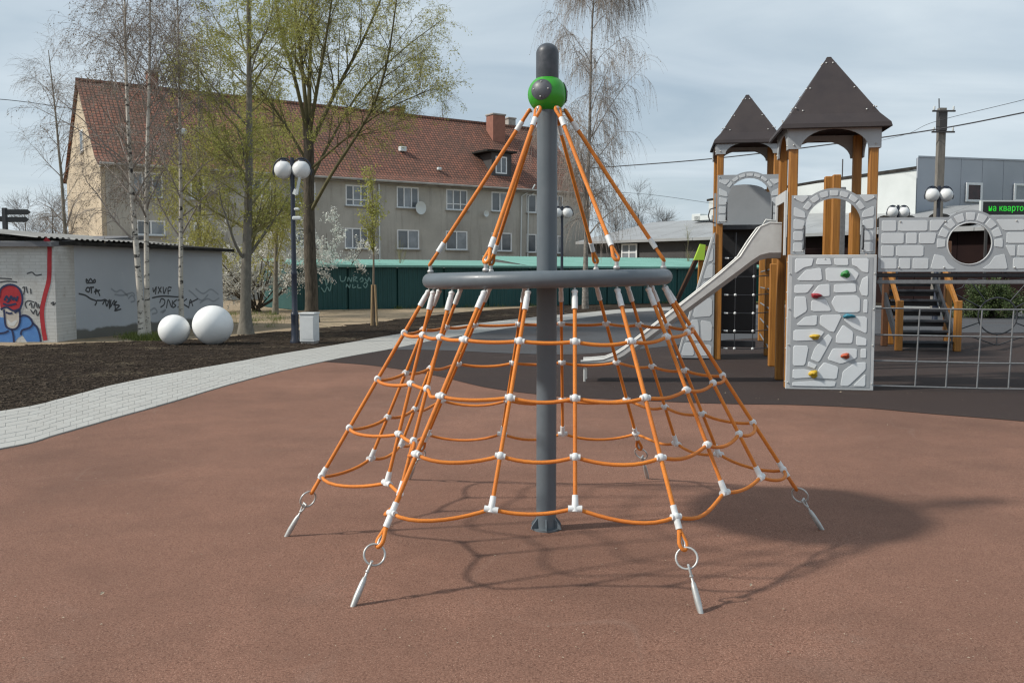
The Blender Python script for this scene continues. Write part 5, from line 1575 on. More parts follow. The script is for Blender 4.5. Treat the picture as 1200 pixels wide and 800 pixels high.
for px, w_, h_ in ((752, .8, .5), (781, .9, .8), (803, 1.0, .75), (760, 1.6, .35)):
    x = pp(px, 270)[0]; mb = MB(); mb.box((x, 6.5, PVH + 1.55 + h_ / 2), (w_, .8, h_), None, .03); mb.build('roof_vent', MT['panel_white' if px != 803 else 'charcoal'], pav)
# arched windows over the pavilion front, mostly hidden by the castle bridge
for px in (1039, 1060, 1100, 1128):
    x = pp(px, 262)[0]; mb = MB()
    mb.plate([[(x - .55, PVH + .22), (x + .55, PVH + .22)] + [(x + .55 * math.cos(PI * k / 10), PVH + .22 + .62 * math.sin(PI * k / 10)) for k in range(1, 10)]], .9, (0, .55, 0), (1, 0, 0)); mb.build('roof_dormer', MT['dark_tar'], pav)

# ---- blue grey panel building at the right and the white one beside it
gb0 = at(1072, 300, 56.0); gb0.z = 0; gb1 = at(1290, 300, 59.5); gb1.z = 0
GBd = gb1 - gb0; GBL = GBd.length; GBY = math.atan2(GBd.y, GBd.x)
gb = thing('panel_building', 'flat roofed blue grey panel building at the right edge', 'building', gb0, GBY)
GBH = at(1075, 184.5, 56).z
gbU = Vector((math.cos(GBY), math.sin(GBY), 0)); gbN = Vector((math.sin(GBY), -math.cos(GBY), 0))
def gbp(px, py):
    q = on_plane(px, py, gb0, gbN) - gb0; return (q.dot(gbU), q.z)
x = 0
while x < GBL:
    w_ = min(1.55, GBL - x); mb = MB(); mb.box((x + w_ / 2, .06, GBH / 2), (w_ - .02, .12, GBH - .01), None, .008); mb.build('wall_panel', MT['panel_grey'], gb); x += 1.55
def prism(mb, fp, z0, z1):
    n = len(fp); mb.add([(p[0], p[1], z0) for p in fp] + [(p[0], p[1], z1) for p in fp], [tuple(range(n))[::-1], tuple(range(n, 2 * n))] + [(i, (i + 1) % n, n + (i + 1) % n, n + i) for i in range(n)])
dn = -gbN * .13; bk2 = Vector((4.9, 10.0, 0))
mb = MB(); prism(mb, [gb0 + dn, gb1 + dn, gb1 + bk2, gb0 + bk2], 0, GBH - .05); mb.build('body', MT['panel_grey'], gb, world=True)
mb = MB(); prism(mb, [gb0 + gbN * .04, gb1 + gbN * .04, gb1 + bk2, gb0 + bk2], GBH, GBH + .10); mb.build('roof_edge', MT['panel_grey'], gb, world=True)
for (x0, x1, y0, y1, gl_) in ((1131, 1149, 214, 237, 'glass_red'), (1187, 1212, 215, 237, 'glass_pale')):
    a, z1 = gbp(x0, y0); b, z0 = gbp(x1, y1)
    window(gb, (0, -.10, 0), (1, 0, 0), (0, 0, 1), (a, b, z0, z1), 0, 1, .14, gl_, False)
# LED text board
sg0 = at(1150.5, 252, 46.0); sgt = at(1150.5, 236.5, 46.0)
sign = thing('led_sign', 'black LED board with green running letters in white frame', 'sign', (sg0.x, 46.0, 0))
sw, shh = 3.6, sgt.z - sg0.z
mb = MB(); mb.box((sw / 2, 0, sg0.z + shh / 2), (sw, .14, shh), None, .01); mb.build('board', MT['sign_black'], sign)
mb = MB(); mb.box((-.05, 0, sg0.z + shh / 2), (.10, .18, shh + .12)); mb.box((sw / 2, 0, sg0.z + shh + .035), (sw, .18, .07)); mb.box((sw / 2, 0, sg0.z - .035), (sw, .18, .07)); mb.build('frame', MT['panel_white'], sign)
for dx_ in (.3, 3.2):
    mb = MB(); mb.box((dx_, .12, sg0.z / 2), (.12, .10, sg0.z)); mb.build('support', MT['charcoal'], sign)
cu = bpy.data.curves.new('led_text', 'FONT'); cu.body = 'на кварто'; cu.size = .44; cu.extrude = .01; cu.space_character = 1.06; cu.resolution_u = 3
to = bpy.data.objects.new('led_text', cu); COL.objects.link(to); bpy.context.view_layer.update()
me = bpy.data.meshes.new_from_object(to.evaluated_get(bpy.context.evaluated_depsgraph_get())); bpy.data.objects.remove(to)
me.materials.clear(); me.materials.append(MT['led'])
t_o = raw_obj('lettering', me, sign); t_o['kind'] = 'stuff'; t_o.location = (.27, -.085, sg0.z + .19); t_o.rotation_euler = (PI / 2, 0, 0); t_o.scale = (.80, 1, 1)

wb0 = at(905, 300, 70.5); wb0.z = 0; wb1 = at(1071, 300, 55.2); wb1.z = 0
WBd = wb1 - wb0; WBL = WBd.length; WBY = math.atan2(WBd.y, WBd.x)
wb = thing('white_building', 'white rendered building with dark roof edge behind the castle towers', 'building', wb0, WBY)
WBH = 7.75
def prism(mb, fp, z0, z1):
    n = len(fp); mb.add([(p[0], p[1], z0) for p in fp] + [(p[0], p[1], z1) for p in fp], [tuple(range(n))[::-1], tuple(range(n, 2 * n))] + [(i, (i + 1) % n, n + (i + 1) % n, n + i) for i in range(n)])
bk = Vector((-3.2, 8.0, 0))
mb = MB(); prism(mb, [wb0, wb1, wb1 + bk, wb0 + bk], 0, WBH); mb.build('wall', MT['panel_white'], wb, world=True)
ov = (wb0 - wb1).normalized() * .4
fr_ = Vector((-.05, -.12, 0))
mb = MB(); prism(mb, [wb0 + ov + fr_, wb1 + fr_, wb1 + bk, wb0 + bk + ov], WBH, WBH + .2); mb.build('roof', MT['dark_tar'], wb, world=True)
wbU = Vector((math.cos(WBY), math.sin(WBY), 0)); wbN = Vector((math.sin(WBY), -math.cos(WBY), 0))
for (x0, x1, y0, y1) in ((1039.5, 1052, 214.5, 236), (958, 970, 236, 252)):
    q = on_plane(x0, y0, wb0, wbN) - wb0; a, z1 = q.dot(wbU), q.z; q = on_plane(x1, y1, wb0, wbN) - wb0; b, z0 = q.dot(wbU), q.z
    window(wb, (0, -.10, 0), (1, 0, 0), (0, 0, 1), (a, b, z0, z1), 0, 1, .14, 'glass', False)
mb = MB(); mb.tube([(WBL * .45, 1, WBH), (WBL * .45, 1, WBH + 1.7)], .04, 6); mb.build('aerial', MT['charcoal'], wb)

# ================================================================== STREET FURNITURE
def lamp(px, base_y, Yd=None, label='', spread=.20, cams=False, top=4.32):
    b = ground(px, base_y) if Yd is None else Vector((at(px, 300, Yd).x, Yd, 0))
    t = thing('park_lamp', label, 'street lamp', b, 0, 'twin globe park lamps')
    mb = MB(); mb.lathe([(.115, 0), (.115, .06), (.085, .10), (.085, .62), (.095, .65), (.085, .68), (.062, .72), (.062, 1.55), (.072, 1.58), (.062, 1.61), (.055, 1.65), (.05, top - .55), (.045, top - .15)], (0, 0, 0), 16); mb.build('post', MT['navy_metal'], t)
    for sg in (-1, 1):
        gx = sg * spread; gz = top - .42
        pts = [(sg * .03, 0, top - .75)] + [(gx + sg * 0 - sg * .215 * math.cos(PI * k / 10) * 1.0, 0, gz + .02 + .24 * math.sin(PI * k / 10)) for k in range(0, 11)] + [(gx + sg * .235, 0, gz - .02), (gx + sg * .21, 0, gz - .12)]
        mb = MB(); mb.tube(pts, .016, 8); arm = mb.build('lamp_arm', MT['navy_metal'], t)
        mb = MB(); mb.lathe([(.10, .155), (.09, .20), (.05, .235), (.0001, .245)], (gx, 0, gz), 16); mb.build('globe_cap', MT['navy_metal'], arm)
        mb = MB(); mb.sphere((gx, 0, gz), .205, 24, 14); mb.build('globe', MT['globe'], arm)
    if cams:
        mb = MB(); mb.beam((.10, -.05, 3.35), (.24, -.10, 4.0), .055, .055); mb.beam((.03, -.03, 3.42), (.12, -.05, 3.38), .05, .12); mb.build('solar_bracket', MT['panel_white'], t)
        mb = MB(); mb.box((.10, -.06, 2.82), (.20, .08, .085), None, .02); mb.box((.10, -.06, 3.02), (.12, .07, .06), None, .02); mb.build('camera_housing', MT['panel_white'], t)
    return t
lamp(346, 402, None, 'dark lamp post with two white globes and camera brackets beside white cabinet', cams=True)
lamp(1098, 0, 27.5, 'twin globe lamp in front of the tall concrete pole')
lamp(1051, 0, 35.0, 'small twin globe lamp before the white building right of the castle', .21)
lamp(658.5, 0, 35.5, 'twin globe lamp half hidden behind the rope net pole', .20)
# white balls
for (px, py, dpx, lab) in ((204.5, 404, 36, 'smaller white ball lamp on the soil, left of the pair'), (250, 403.5, 46.5, 'bigger white ball lamp on the soil, right of the pair')):
    b = ground(px, py); r_ = dpx / 2 * b.y / FPX
    t = thing('ball_lamp', lab, 'ball lamp', b, 0, 'white ball lamps on the soil')
    mb = MB(); n, m_ = 40, 24; mb.sphere((0, 0, r_ * .97), r_, n, m_); mb.build('shell', MT['sphere_white'], t)
    mb = MB(); mb.lathe([(r_ * .36, .0), (r_ * .36, .05), (r_ * .30, .06)], (0, 0, 0), 24); mb.build('base', MT['charcoal'], t)
# white cabinet
b = ground(363, 402.5)
t = thing('white_cabinet', 'white box cabinet standing beside the dark lamp post', 'cabinet', b, R(-8))
mb = MB(); mb.box((0, 0, .36), (.34, .34, .62), None, .012); mb.build('body', MT['bin_white'], t)
mb = MB(); mb.box((0, 0, .685), (.375, .375, .04), None, .01); mb.build('lid', MT['bin_white'], t)
mb = MB(); mb.box((0, 0, .03), (.30, .30, .06)); mb.build('plinth', MT['cap_cement'], t)
mb = MB(); mb.box((.02, -.173, .36), (.26, .006, .50), None, .002); mb.build('door', MT['bin_white'], t)
# direction sign above the white garage
b = at(6, 262, 30.0); t = thing('direction_signpost', 'black signpost with arrow boards behind the white garage', 'signpost', (b.x, 30.0, 0))
tz = at(6, 243.5, 30).z
mb = MB(); mb.box((0, 0, tz / 2), (.13, .13, tz), None, .01); mb.build('post', MT['black_metal'], t)
for z_, x0, x1 in ((tz - .14, .06, .86), (tz - .36, -.75, -.06), (tz - .38, .06, .80)):
    w_ = x1 - x0; tipx = x1 if x0 > 0 else x0; bx_ = x0 if x0 > 0 else x1; s_ = 1 if x0 > 0 else -1
    mb = MB(); mb.plate([[(bx_, z_ - .085), (tipx - s_ * .10, z_ - .085), (tipx, z_), (tipx - s_ * .10, z_ + .085), (bx_, z_ + .085)][::s_]], .03, (0, -.02, 0), (1, 0, 0)); mb.build('arrow_board', MT['sign_black'], t)
# concrete utility pole
ub = at(1097, 300, 41.0); UT = at(1098, 127, 41).z
t = thing('utility_pole', 'weathered concrete utility pole with insulators at the right', 'utility pole', (ub.x, 41.0, 0))
mb = MB(); mb.beam((0, 0, 0), (.05, 0, UT), .30, .26, (0, 1, 0)); mb.build('shaft', MT['concrete_pole'], t)
mb = MB(); mb.box((.05, 0, UT - .55), (.36, .34, .9), None, .02); mb.build('head_clamp', MT['charcoal'], t)
for z_ in (UT - .15, UT - 1.05):
    mb = MB(); mb.box((.05, -.18, z_), (1.0, .07, .07)); cr = mb.build('cross_arm', MT['charcoal'], t)
    for dx_ in (-.42, .42):
        mb = MB(); mb.lathe([(.02, 0), (.05, .05), (.03, .09), (.05, .13), (.02, .19)], (.05 + dx_, -.18, z_ + .03), 10); mb.build('insulator', MT['panel_white'], cr)
mb = MB(); mb.tube([(-.08, 0, UT), (-.10, 0, UT + .42)], .025, 6); mb.build('pin', MT['charcoal'], t)
def cable(pts, r_, label, n=10):
    a = Vector(pts[0]); mb = MB(); P = smooth_line(pts, n)
    t = thing('overhead_cable', label, 'cable', (a.x, a.y, 0)); mb.tube(P, r_, 6); mb.build('strand', MT['cable'], t, world=True)
cable([at(640, 199, 58), at(700, 196.5, 55), at(830, 186.5, 49), at(960, 171, 44.5), at(1092, 152.5, 40.7), at(1200, 132, 37), at(1330, 105, 33)], .028, 'thick black overhead cable running left from the concrete pole')
cable([at(1000, 172, 60), at(1060, 158, 50), at(1095, 143, 40.8), at(1200, 117, 35), at(1300, 90, 30)], .010, 'thin upper overhead wire right of the concrete pole')
cable([at(690, 224, 75), at(760, 228, 75), at(836, 238.5, 75)], .014, 'thin faint wire in the sky left of the far tower')
cable([at(-60, 113, 40), at(0, 116.5, 42), at(40, 121, 44), at(100, 130, 47)], .016, 'thin wire at the far left above the garage')
# swing frame behind the far tower
b = at(822, 300, 24.0); b.z = 0
t = thing('swing_frame', 'timber swing frame with lime green cap behind the wedge panel', 'swing frame', (b.x, 24.0, 0))
pk = at(822, 291, 24).z
for (px, py, m_) in ((784, 372, 'wood_dark'), (817, 390, 'wood'), (852, 376, 'wood_dark')):
    g = ground(px, py)
    mb = MB(); mb.beam((g.x - b.x, g.y - 24.0, 0), (0, 0, pk), .115, .115, bev=.01); mb.build('leg', MT['wood_dark' if m_ == 'wood_dark' else 'wood'], t)
mb = MB(); mb.plate([[(-.20, pk - .30), (.06, pk - .30), (.09, pk + .09), (-.04, pk + .11)]], .14, (0, .07, 0), (1, 0, 0)); mb.build('cap', MT['lime'], t)
mb = MB(); mb.beam((0, 0, pk), (1.6, 2.3, pk), .12, .12); mb.build('top_beam', MT['wood'], t)
# sapling support frame by the shed
b = ground(470.5, 359.5); t = thing('tree_guard', 'small timber guard frame round a sapling before the green shed', 'tree guard', b)
for dx_ in (-.55, .55):
    mb = MB(); mb.tube([(dx_, 0, 0), (dx_ * .98, 0, 1.05)], .035, 8); mb.build('stake', MT['stake'], t)
mb = MB(); mb.tube([(-.55, -.04, .95), (0, -.05, .90), (.55, -.04, .98)], .03, 8); mb.build('rail', MT['stake'], t)

# ================================================================== TREES
def unit(a): return a / np.maximum(1e-9, np.linalg.norm(a, axis=-1, keepdims=True))
class Tree:
    """branch levels as arrays of polylines: P (n,k,3), r (n,k)"""
    def __init__(s, seed): s.g = np.random.default_rng(seed)
    def run(s, p, d, L, k, wob, grav, r0, r1):
        """grow polylines from points p in directions d"""
        n = len(p); P = np.zeros((n, k, 3)); P[:, 0] = p; d = unit(d); g = np.asarray(grav)
        for i in range(1, k):
            d = unit(d + s.g.normal(0, wob, (n, 3)) + np.array([0, 0, 1.0]) * (g if g.ndim == 0 else g[:, None]) / (k - 1))
            P[:, i] = P[:, i - 1] + d * (L / (k - 1))[:, None]
        t = np.linspace(0, 1, k)[None]
        r = np.asarray(r0)[:, None] * (1 - t) + np.asarray(r1)[:, None] * t
        return P, r
    def kids(s, P, r, per, t0, t1, ang, L, k, wob, grav, ratio, tip=.35, up=0.0, tpow=1.0, lenfall=.5, rmin=.0015):
        n, kk = P.shape[:2]; g = s.g
        idx = np.repeat(np.arange(n), per); m = len(idx)
        t = t0 + (t1 - t0) * g.uniform(0, 1, m) ** tpow
        f = t * (kk - 1); i = np.minimum(f.astype(int), kk - 2); w = (f - i)[:, None]
        pos = P[idx, i] * (1 - w) + P[idx, i + 1] * w
        rad = r[idx, i] * (1 - w[:, 0]) + r[idx, i + 1] * w[:, 0]
        d = unit(P[idx, i + 1] - P[idx, i])
        rv = g.normal(0, 1, (m, 3)); perp = unit(rv - d * (rv * d).sum(1, keepdims=True))
        a = np.radians(g.uniform(ang[0], ang[1], m))[:, None]
        nd = d * np.cos(a) + perp * np.sin(a) + np.array([0, 0, up])
        Ls = g.uniform(L[0], L[1], m) * (1 - lenfall * t)
        r0 = np.maximum(rad * ratio, rmin)
        return s.run(pos, nd, Ls, k, wob, grav, r0, np.maximum(r0 * tip, rmin * .6))
def tubes(P, r, n):
    """batch of polylines -> verts, quads"""
    N, k = P.shape[:2]
    T = np.empty_like(P); T[:, 1:-1] = P[:, 2:] - P[:, :-2]; T[:, 0] = P[:, 1] - P[:, 0]; T[:, -1] = P[:, -1] - P[:, -2]
    T = unit(T)
    D = unit(P[:, -1] - P[:, 0])
    ref = np.where(np.abs(D[:, 2:3]) > .8, np.array([[1.0, 0, 0]]), np.array([[0, 0, 1.0]]))
    A = unit(np.cross(D, ref))[:, None, :].repeat(k, 1)
    A = unit(A - T * (A * T).sum(-1, keepdims=True)); B = np.cross(T, A)
    th = np.arange(n) * 2 * PI / n
    V = P[:, :, None] + r[:, :, None, None] * (A[:, :, None] * np.cos(th)[None, None, :, None] + B[:, :, None] * np.sin(th)[None, None, :, None])
    base = (np.arange(N) * k * n)[:, None, None] + (np.arange(k - 1) * n)[None, :, None]
    j = np.arange(n)[None, None]; j2 = (j + 1) % n
    F = np.stack([base + j, base + j2, base + n + j2, base + n + j], -1).reshape(-1, 4)
    return V.reshape(-1, 3), F
def join(parts):
    V = []; F = []; b = 0
    for v, f in parts: V.append(v); F.append(f + b); b += len(v)
    return np.concatenate(V), np.concatenate(F)
def leaves(g, P, per, size, t0=.25, elong=1.7, droop=0.0, spread=.02):
    n, k = P.shape[:2]; idx = np.repeat(np.arange(n), per); m = len(idx)
    f = g.uniform(t0, 1, m) * (k - 1); i = np.minimum(f.astype(int), k - 2); w = (f - i)[:, None]
    c = P[idx, i] * (1 - w) + P[idx, i + 1] * w + g.normal(0, spread, (m, 3))
    a = unit(g.normal(0, 1, (m, 3)) + np.array([0, 0, -droop])); b = unit(np.cross(a, g.normal(0, 1, (m, 3))))
    sz = (size * g.uniform(.55, 1.25, m))[:, None]
    a = a * sz * elong; b = b * sz * .5
    V = np.stack([c, c + a * .5 + b, c + a, c + a * .5 - b], 1).reshape(-1, 3)
    return V, np.arange(4 * m).reshape(-1, 4)
def path_pts(px_list, Yd, base, z_top=None):
    pts = [np.array(base)]
    for px, py in px_list:
        q = at(px, py, Yd); pts.append(np.array((q.x, q.y, q.z)))
    return np.array([tuple(v) for v in smooth_line([Vector(p) for p in pts], 4)])
def finish(name, label, cat, base, trunk_parts, bark, twig_parts, twig, leaf=None, leaf_mat_=None, group=None, leafname='leaves'):
    t = thing(name, label, cat, base, 0, group)
    off = np.array(base)
    V, F = join(trunk_parts); np_obj('trunk', V - off, F, bark, t, True)
    V, F = join(twig_parts); np_obj('crown', V - off, F, twig, t, False)
    if leaf is not None:
        V, F = leaf; np_obj(leafname, V - off, F, leaf_mat_, t, False)
    return t
def trunk_arr(pts, r0, r1, flare=1.35):
    P = pts[None]; k = len(pts); t = np.linspace(0, 1, k)
    r = r0 * (1 - t) + r1 * t
    r[0] *= flare
    if k > 1: r[1] *= 1 + (flare - 1) * .35
    return P, r[None]

# ---- white birches by the grey garage
def birch(px_path, by, Yoff, r0, seed, label, n1=32, H=11.5):
    b = ground(px_path[0][0], by); Yd = b.y + Yoff
    pts = path_pts(px_path[1:], Yd, (b.x, b.y, 0.0))
    top = pts[-1]; dirn = (pts[-1] - pts[-3]); dirn /= np.linalg.norm(dirn)
    extra = [top + dirn * (H - top[2]) * q + np.array([.25 * q * q * (1 if seed % 2 else -1), .1 * q, 0]) for q in (.33, .66, 1.0)]
    pts = np.vstack([pts, extra])
    T = Tree(seed); P0, R0 = trunk_arr(pts, r0, .012)
    P1, R1 = T.kids(P0, R0, n1, .27, .97, (32, 66), (1.6, 3.3), 8, .10, -.2, .42, .22, .25, .85, .40, .005)
    P2, R2 = T.kids(P1, R1, 11, .2, 1.0, (25, 60), (.55, 1.45), 6, .12, -1.1, .5, .4, .05, 1, .35, .003)
    P3, R3 = T.kids(P2, R2, 9, .15, 1.0, (20, 65), (.22, .62), 4, .12, -1.3, .6, .5, 0, 1, .3, .0021)
    lf = leaves(T.g, P3, 3, .022, .3, 1.6, .8, .012)
    return finish('birch_tree', label, 'birch', (b.x, b.y, 0), [tubes(P0, R0, 12)], MT['birch'], [tubes(P1, R1, 6), tubes(P2, R2, 4), tubes(P3, R3, 3)], MT['twig_birch'], lf, MT['leaf_bud'], 'birches beside the grey garage', 'buds')
birch([(167, 396), (163, 330), (156, 245), (151, 160), (148, 90), (146, 0)], 397, 0, .085, 21, 'white birch stem leftmost of the close pair before the grey garage')
birch([(173, 395), (172, 330), (171.5, 245), (173, 160), (175, 90), (176, 0)], 396, .1, .075, 22, 'white birch stem right of the close pair before the grey garage')
birch([(213, 390), (212, 330), (212, 250), (211, 160), (209.5, 80), (208, 0)], 392, 0, .07, 23, 'slim birch behind the smaller white ball lamp')
# two-level upright trees with early leaf
def D_tree():
    b = ground(288, 391.5); Yd = b.y
    pts = path_pts([(288, 340), (290, 270), (292, 190), (292, 100), (291, 0)], Yd, (b.x, b.y, 0))
    pts = np.vstack([pts, [pts[-1] + np.array([.05, 0, 1.4]), pts[-1] + np.array([-.1, 0, 2.8]), pts[-1] + np.array([0, 0, 4.2])]])
    T = Tree(31); P0, R0 = trunk_arr(pts, .155, .03, 1.5)
    P1, R1 = T.kids(P0, R0, 30, .22, .97, (38, 70), (1.6, 3.4), 9, .09, .35, .38, .2, .2, .9, .4, .006)
    P2, R2 = T.kids(P1, R1, 9, .15, 1, (25, 60), (.6, 1.7), 6, .11, -.1, .5, .35, .1, 1, .35, .003)
    P3, R3 = T.kids(P2, R2, 7, .15, 1, (25, 65), (.2, .6), 4, .12, -.3, .6, .5, 0, 1, .3, .0022)
    lf = leaves(T.g, P3, 10, .034, .1, 1.8, .3, .04)
    finish('grey_barked_tree', 'straight grey barked tree with yellow green buds right of the white balls', 'tree', (b.x, b.y, 0), [tubes(P0, R0, 14), tubes(P1[:12], R1[:12], 6)], MT['bark_grey'], [tubes(P1[12:], R1[12:], 6), tubes(P2, R2, 4), tubes(P3, R3, 3)], MT['twig_olive'], lf, MT['leaf_spring'])
D_tree()
def E_tree():
    b = ground(365, 377.5); Yd = b.y
    pts = path_pts([(365, 340), (363, 290), (362, 240), (362, 180), (360, 140)], Yd, (b.x, b.y, 0))
    T = Tree(37); P0, R0 = trunk_arr(pts, .225, .15, 1.3)
    limbs = [[(361, 160), (345, 90), (330, 40), (318, -20), (300, -80)], [(361, 150), (352, 60), (345, 0), (340, -70)], [(362, 150), (363, 80), (366, 10), (370, -80)], [(362, 160), (374, 90), (386, 20), (394, -60)],
             [(362, 175), (392, 110), (424, 50), (446, 0), (470, -60)], [(362, 215), (385, 170), (420, 110), (470, 60), (520, 22)], [(363, 250), (388, 205), (432, 135), (452, 80), (462, 20), (470, -40)], [(360, 190), (330, 140), (300, 100), (268, 70)], [(362, 230), (330, 190), (300, 175), (268, 168)], [(362, 200), (402, 165), (450, 130), (505, 105)]]
    LP = []; LR = []
    for i, l in enumerate(limbs):
        q = []
        for j, (px, py) in enumerate(l):
            dy = (i % 3 - 1) * .7 * j
            w = at(px, py, Yd + dy); q.append(w)
        c = np.array([tuple(v) for v in smooth_line(q, 5)])
        # resample to 16 points
        t = np.linspace(0, len(c) - 1, 16); i0 = np.minimum(t.astype(int), len(c) - 2); w_ = (t - i0)[:, None]
        LP.append(c[i0] * (1 - w_) + c[i0 + 1] * w_); LR.append(np.linspace([.07, .075, .085, .07, .075, .055, .065, .05, .045, .045][i], .012, 16))
    LP = np.array(LP); LR = np.array(LR)
    P1, R1 = T.kids(LP, LR, 12, .2, 1.0, (22, 55), (1.6, 3.4), 8, .09, .25, .45, .2, .25, 1, .4, .006)
    P2, R2 = T.kids(P1, R1, 9, .15, 1, (20, 55), (.6, 1.6), 6, .11, -.3, .5, .35, .05, 1, .35, .0034)
    P2b, R2b = T.kids(LP, LR, 16, .25, 1.0, (30, 70), (.6, 1.6), 6, .11, -.4, .3, .35, 0, 1, .35, .0034)
    P2 = np.concatenate([P2, P2b]); R2 = np.concatenate([R2, R2b])
    P3, R3 = T.kids(P2, R2, 7, .1, 1, (20, 60), (.25, .7), 4, .12, -.7, .6, .5, 0, 1, .3, .0026)
    lf = leaves(T.g, P3, 8, .027, .1, 2.4, .4, .04)
    finish('spreading_willow', 'big dark trunked tree with fanning limbs and fine yellow green leaves', 'tree', (b.x, b.y, 0), [tubes(P0, R0, 16)], MT['bark_dark'], [tubes(LP, LR, 9), tubes(P1, R1, 6), tubes(P2, R2, 4), tubes(P3, R3, 3)], MT['limb_olive'], lf, MT['leaf_willow'])
E_tree()
def drooper(name, label, cat, base, H, seed, r0, crown0, n1, L1, droop, twigm, bark, leafm=None, leaf_sz=.03, per2=9, per3=8, L3=(.5, 1.4), ang1=(35, 60), lean=(0, 0), leafper=4, rt=.003, group=None, leafname='leaves', g2=None):
    T = Tree(seed); k = 14
    z = np.linspace(0, H, k); x = base[0] + lean[0] * (z / H) ** 1.5 + T.g.normal(0, .05, k).cumsum() * .4; y = base[1] + lean[1] * (z / H)
    x[0] = base[0]
    P0, R0 = trunk_arr(np.c_[x, y, z], r0, .015)
    P1, R1 = T.kids(P0, R0, n1, crown0, .98, ang1, L1, 9, .09, -.3, .4, .2, .3, .9, .5, rt * 1.6)
    P2, R2 = T.kids(P1, R1, per2, .2, 1, (25, 60), (.5, 1.5), 6, .1, droop * .7 if g2 is None else g2, .5, .4, .05, 1, .3, rt * 1.1)
    P3, R3 = T.kids(P2, R2, per3, .2, 1, (20, 60), L3, 5, .09, droop, .6, .5, 0, 1, .3, rt * .85)
    lf = leaves(T.g, P3, leafper, leaf_sz, .1, 1.7, .5, .02) if leafm else None
    return finish(name, label, cat, base, [tubes(P0, R0, 10)], bark, [tubes(P1, R1, 5), tubes(P2, R2, 3), tubes(P3, R3, 3)], twigm, lf, leafm, group, leafname)
# weeping birch behind the rope net
b = at(686, 340, 42.0)
drooper('weeping_birch', 'tall bare weeping birch with hanging twigs behind the rope net', 'birch', (b.x, 42.0, 0), 16.5, 41, .125, .13, 42, (2.6, 5.6), -2.6, MT['twig_birch'], MT['birch_grey'], MT['leaf_bud'], .032, 13, 11, (.7, 2.2), (34, 66), (.5, 0), 3, .0052, None, 'buds')
# olive green crowns between birches and house
b = at(236, 340, 33.0)
drooper('olive_tree_crown', 'young willow with hanging olive shoots behind the grey barked tree', 'tree', (b.x, 33.0, 0), 9.0, 43, .10, .12, 26, (1.2, 2.4), -1.8, MT['twig_olive'], MT['bark_grey'], MT['leaf_willow'], .042, 9, 7, (.4, 1.1), (30, 55), (.1, 0), 11, .003)
b = at(322, 340, 36.0)
drooper('olive_tree_crown', 'leafy olive green willow between grey barked tree and lamp post', 'tree', (b.x, 36.0, 0), 8.2, 44, .10, .15, 24, (1.2, 2.4), -1.6, MT['twig_olive'], MT['bark_grey'], MT['leaf_willow'], .042, 9, 7, (.4, 1.1), (30, 55), (.0, 0), 11, .003)
# bare trees left of and behind the house
b = at(80, 300, 38.0)
drooper('bare_tree', 'bare twiggy tree at the left end of the house above the garage', 'tree', (b.x, 38.0, 0), 10.6, 45, .10, .2, 24, (1.4, 2.6), -1.0, MT['twig_birch'], MT['bark_grey'], MT['leaf_bud'], .022, 9, 8, (.4, 1.1), (25, 50), (-.5, 0), 1, .0034, None, 'buds')
for (px, Yd, H, sd, lab) in ((520, 92, 18.5, 46, 'bare tree crown showing over the roof left of the big chimney'), (480, 95, 18.0, 47, 'bare tree crown over the roof near the middle chimneys'), (570, 98, 17.0, 48, 'small bare crown just left of the big roof chimney')):
    b = at(px, 300, Yd)
    drooper('bare_tree', lab, 'tree', (b.x, Yd, 0), H, sd, .16, .4, 20, (2.0, 3.6), -.8, MT['twig_brown'], MT['bark_grey'], None, per2=8, per3=6, L3=(.6, 1.5), rt=.006, group='bare trees behind the house')
# twiggy bushes on the skyline right of the house
for (px, Yd, H, sd, lab) in ((722, 78, 7.6, 51, 'bare bush on the skyline just right of the house'), (748, 80, 8.2, 52, 'dark bare bush over the pavilion roof, left of the vents'), (775, 84, 6.6, 53, 'low bare bush over the pavilion roof vents'), (30, 60, 5.4, 54, 'bare bush at the left edge above the white garage'), (62, 62, 6.0, 55, 'bare bush between signpost and house gable')):
    b = at(px, 300, Yd)
    drooper('bare_bush', lab, 'bush', (b.x, Yd, 0), H, sd, .09, .08, 26, (1.3, 2.6), .3, MT['twig_brown'], MT['bark_dark'], None, per2=8, per3=5, L3=(.5, 1.2), ang1=(20, 45), rt=.006, group='bare bushes on the skyline', g2=.3)
# white flowering shrub
def blossom_bush(base, seed, n, H, W, label):
    T = Tree(seed); g = T.g
    m = n; a = g.uniform(0, 6.28, m); inc = np.radians(g.uniform(8, 48, m))
    d = np.c_[np.cos(a) * np.sin(inc) * W, np.sin(a) * np.sin(inc) * .8, np.cos(inc)]
    p = np.tile(np.array(base), (m, 1)) + np.c_[g.normal(0, .12, m), g.normal(0, .12, m), np.zeros(m)]
    P0, R0 = T.run(p, d, g.uniform(.7, 1.0, m) * H, 10, .10, -.2, np.full(m, .035), np.full(m, .008))
    P1, R1 = T.kids(P0, R0, 10, .2, 1, (30, 70), (.7, 1.7), 7, .12, -.2, .5, .3, .1, 1, .4, .005)
    P2, R2 = T.kids(P1, R1, 8, .1, 1, (25, 65), (.25, .7), 5, .12, -.2, .5, .5, .05, 1, .3, .003)
    lf = leaves(g, P2, 14, .062, .05, 1.1, 0, .04)
    finish('flowering_shrub', label, 'shrub', base, [tubes(P0, R0, 7)], MT['bark_dark'], [tubes(P1, R1, 4), tubes(P2, R2, 3)], MT['twig_brown'], lf, MT['blossom'], None, 'blossom')
b = ground(300, 365); blossom_bush((b.x, b.y, 0), 61, 18, 4.2, 1.45, 'white flowering shrub behind the lamp post beside the green shed')
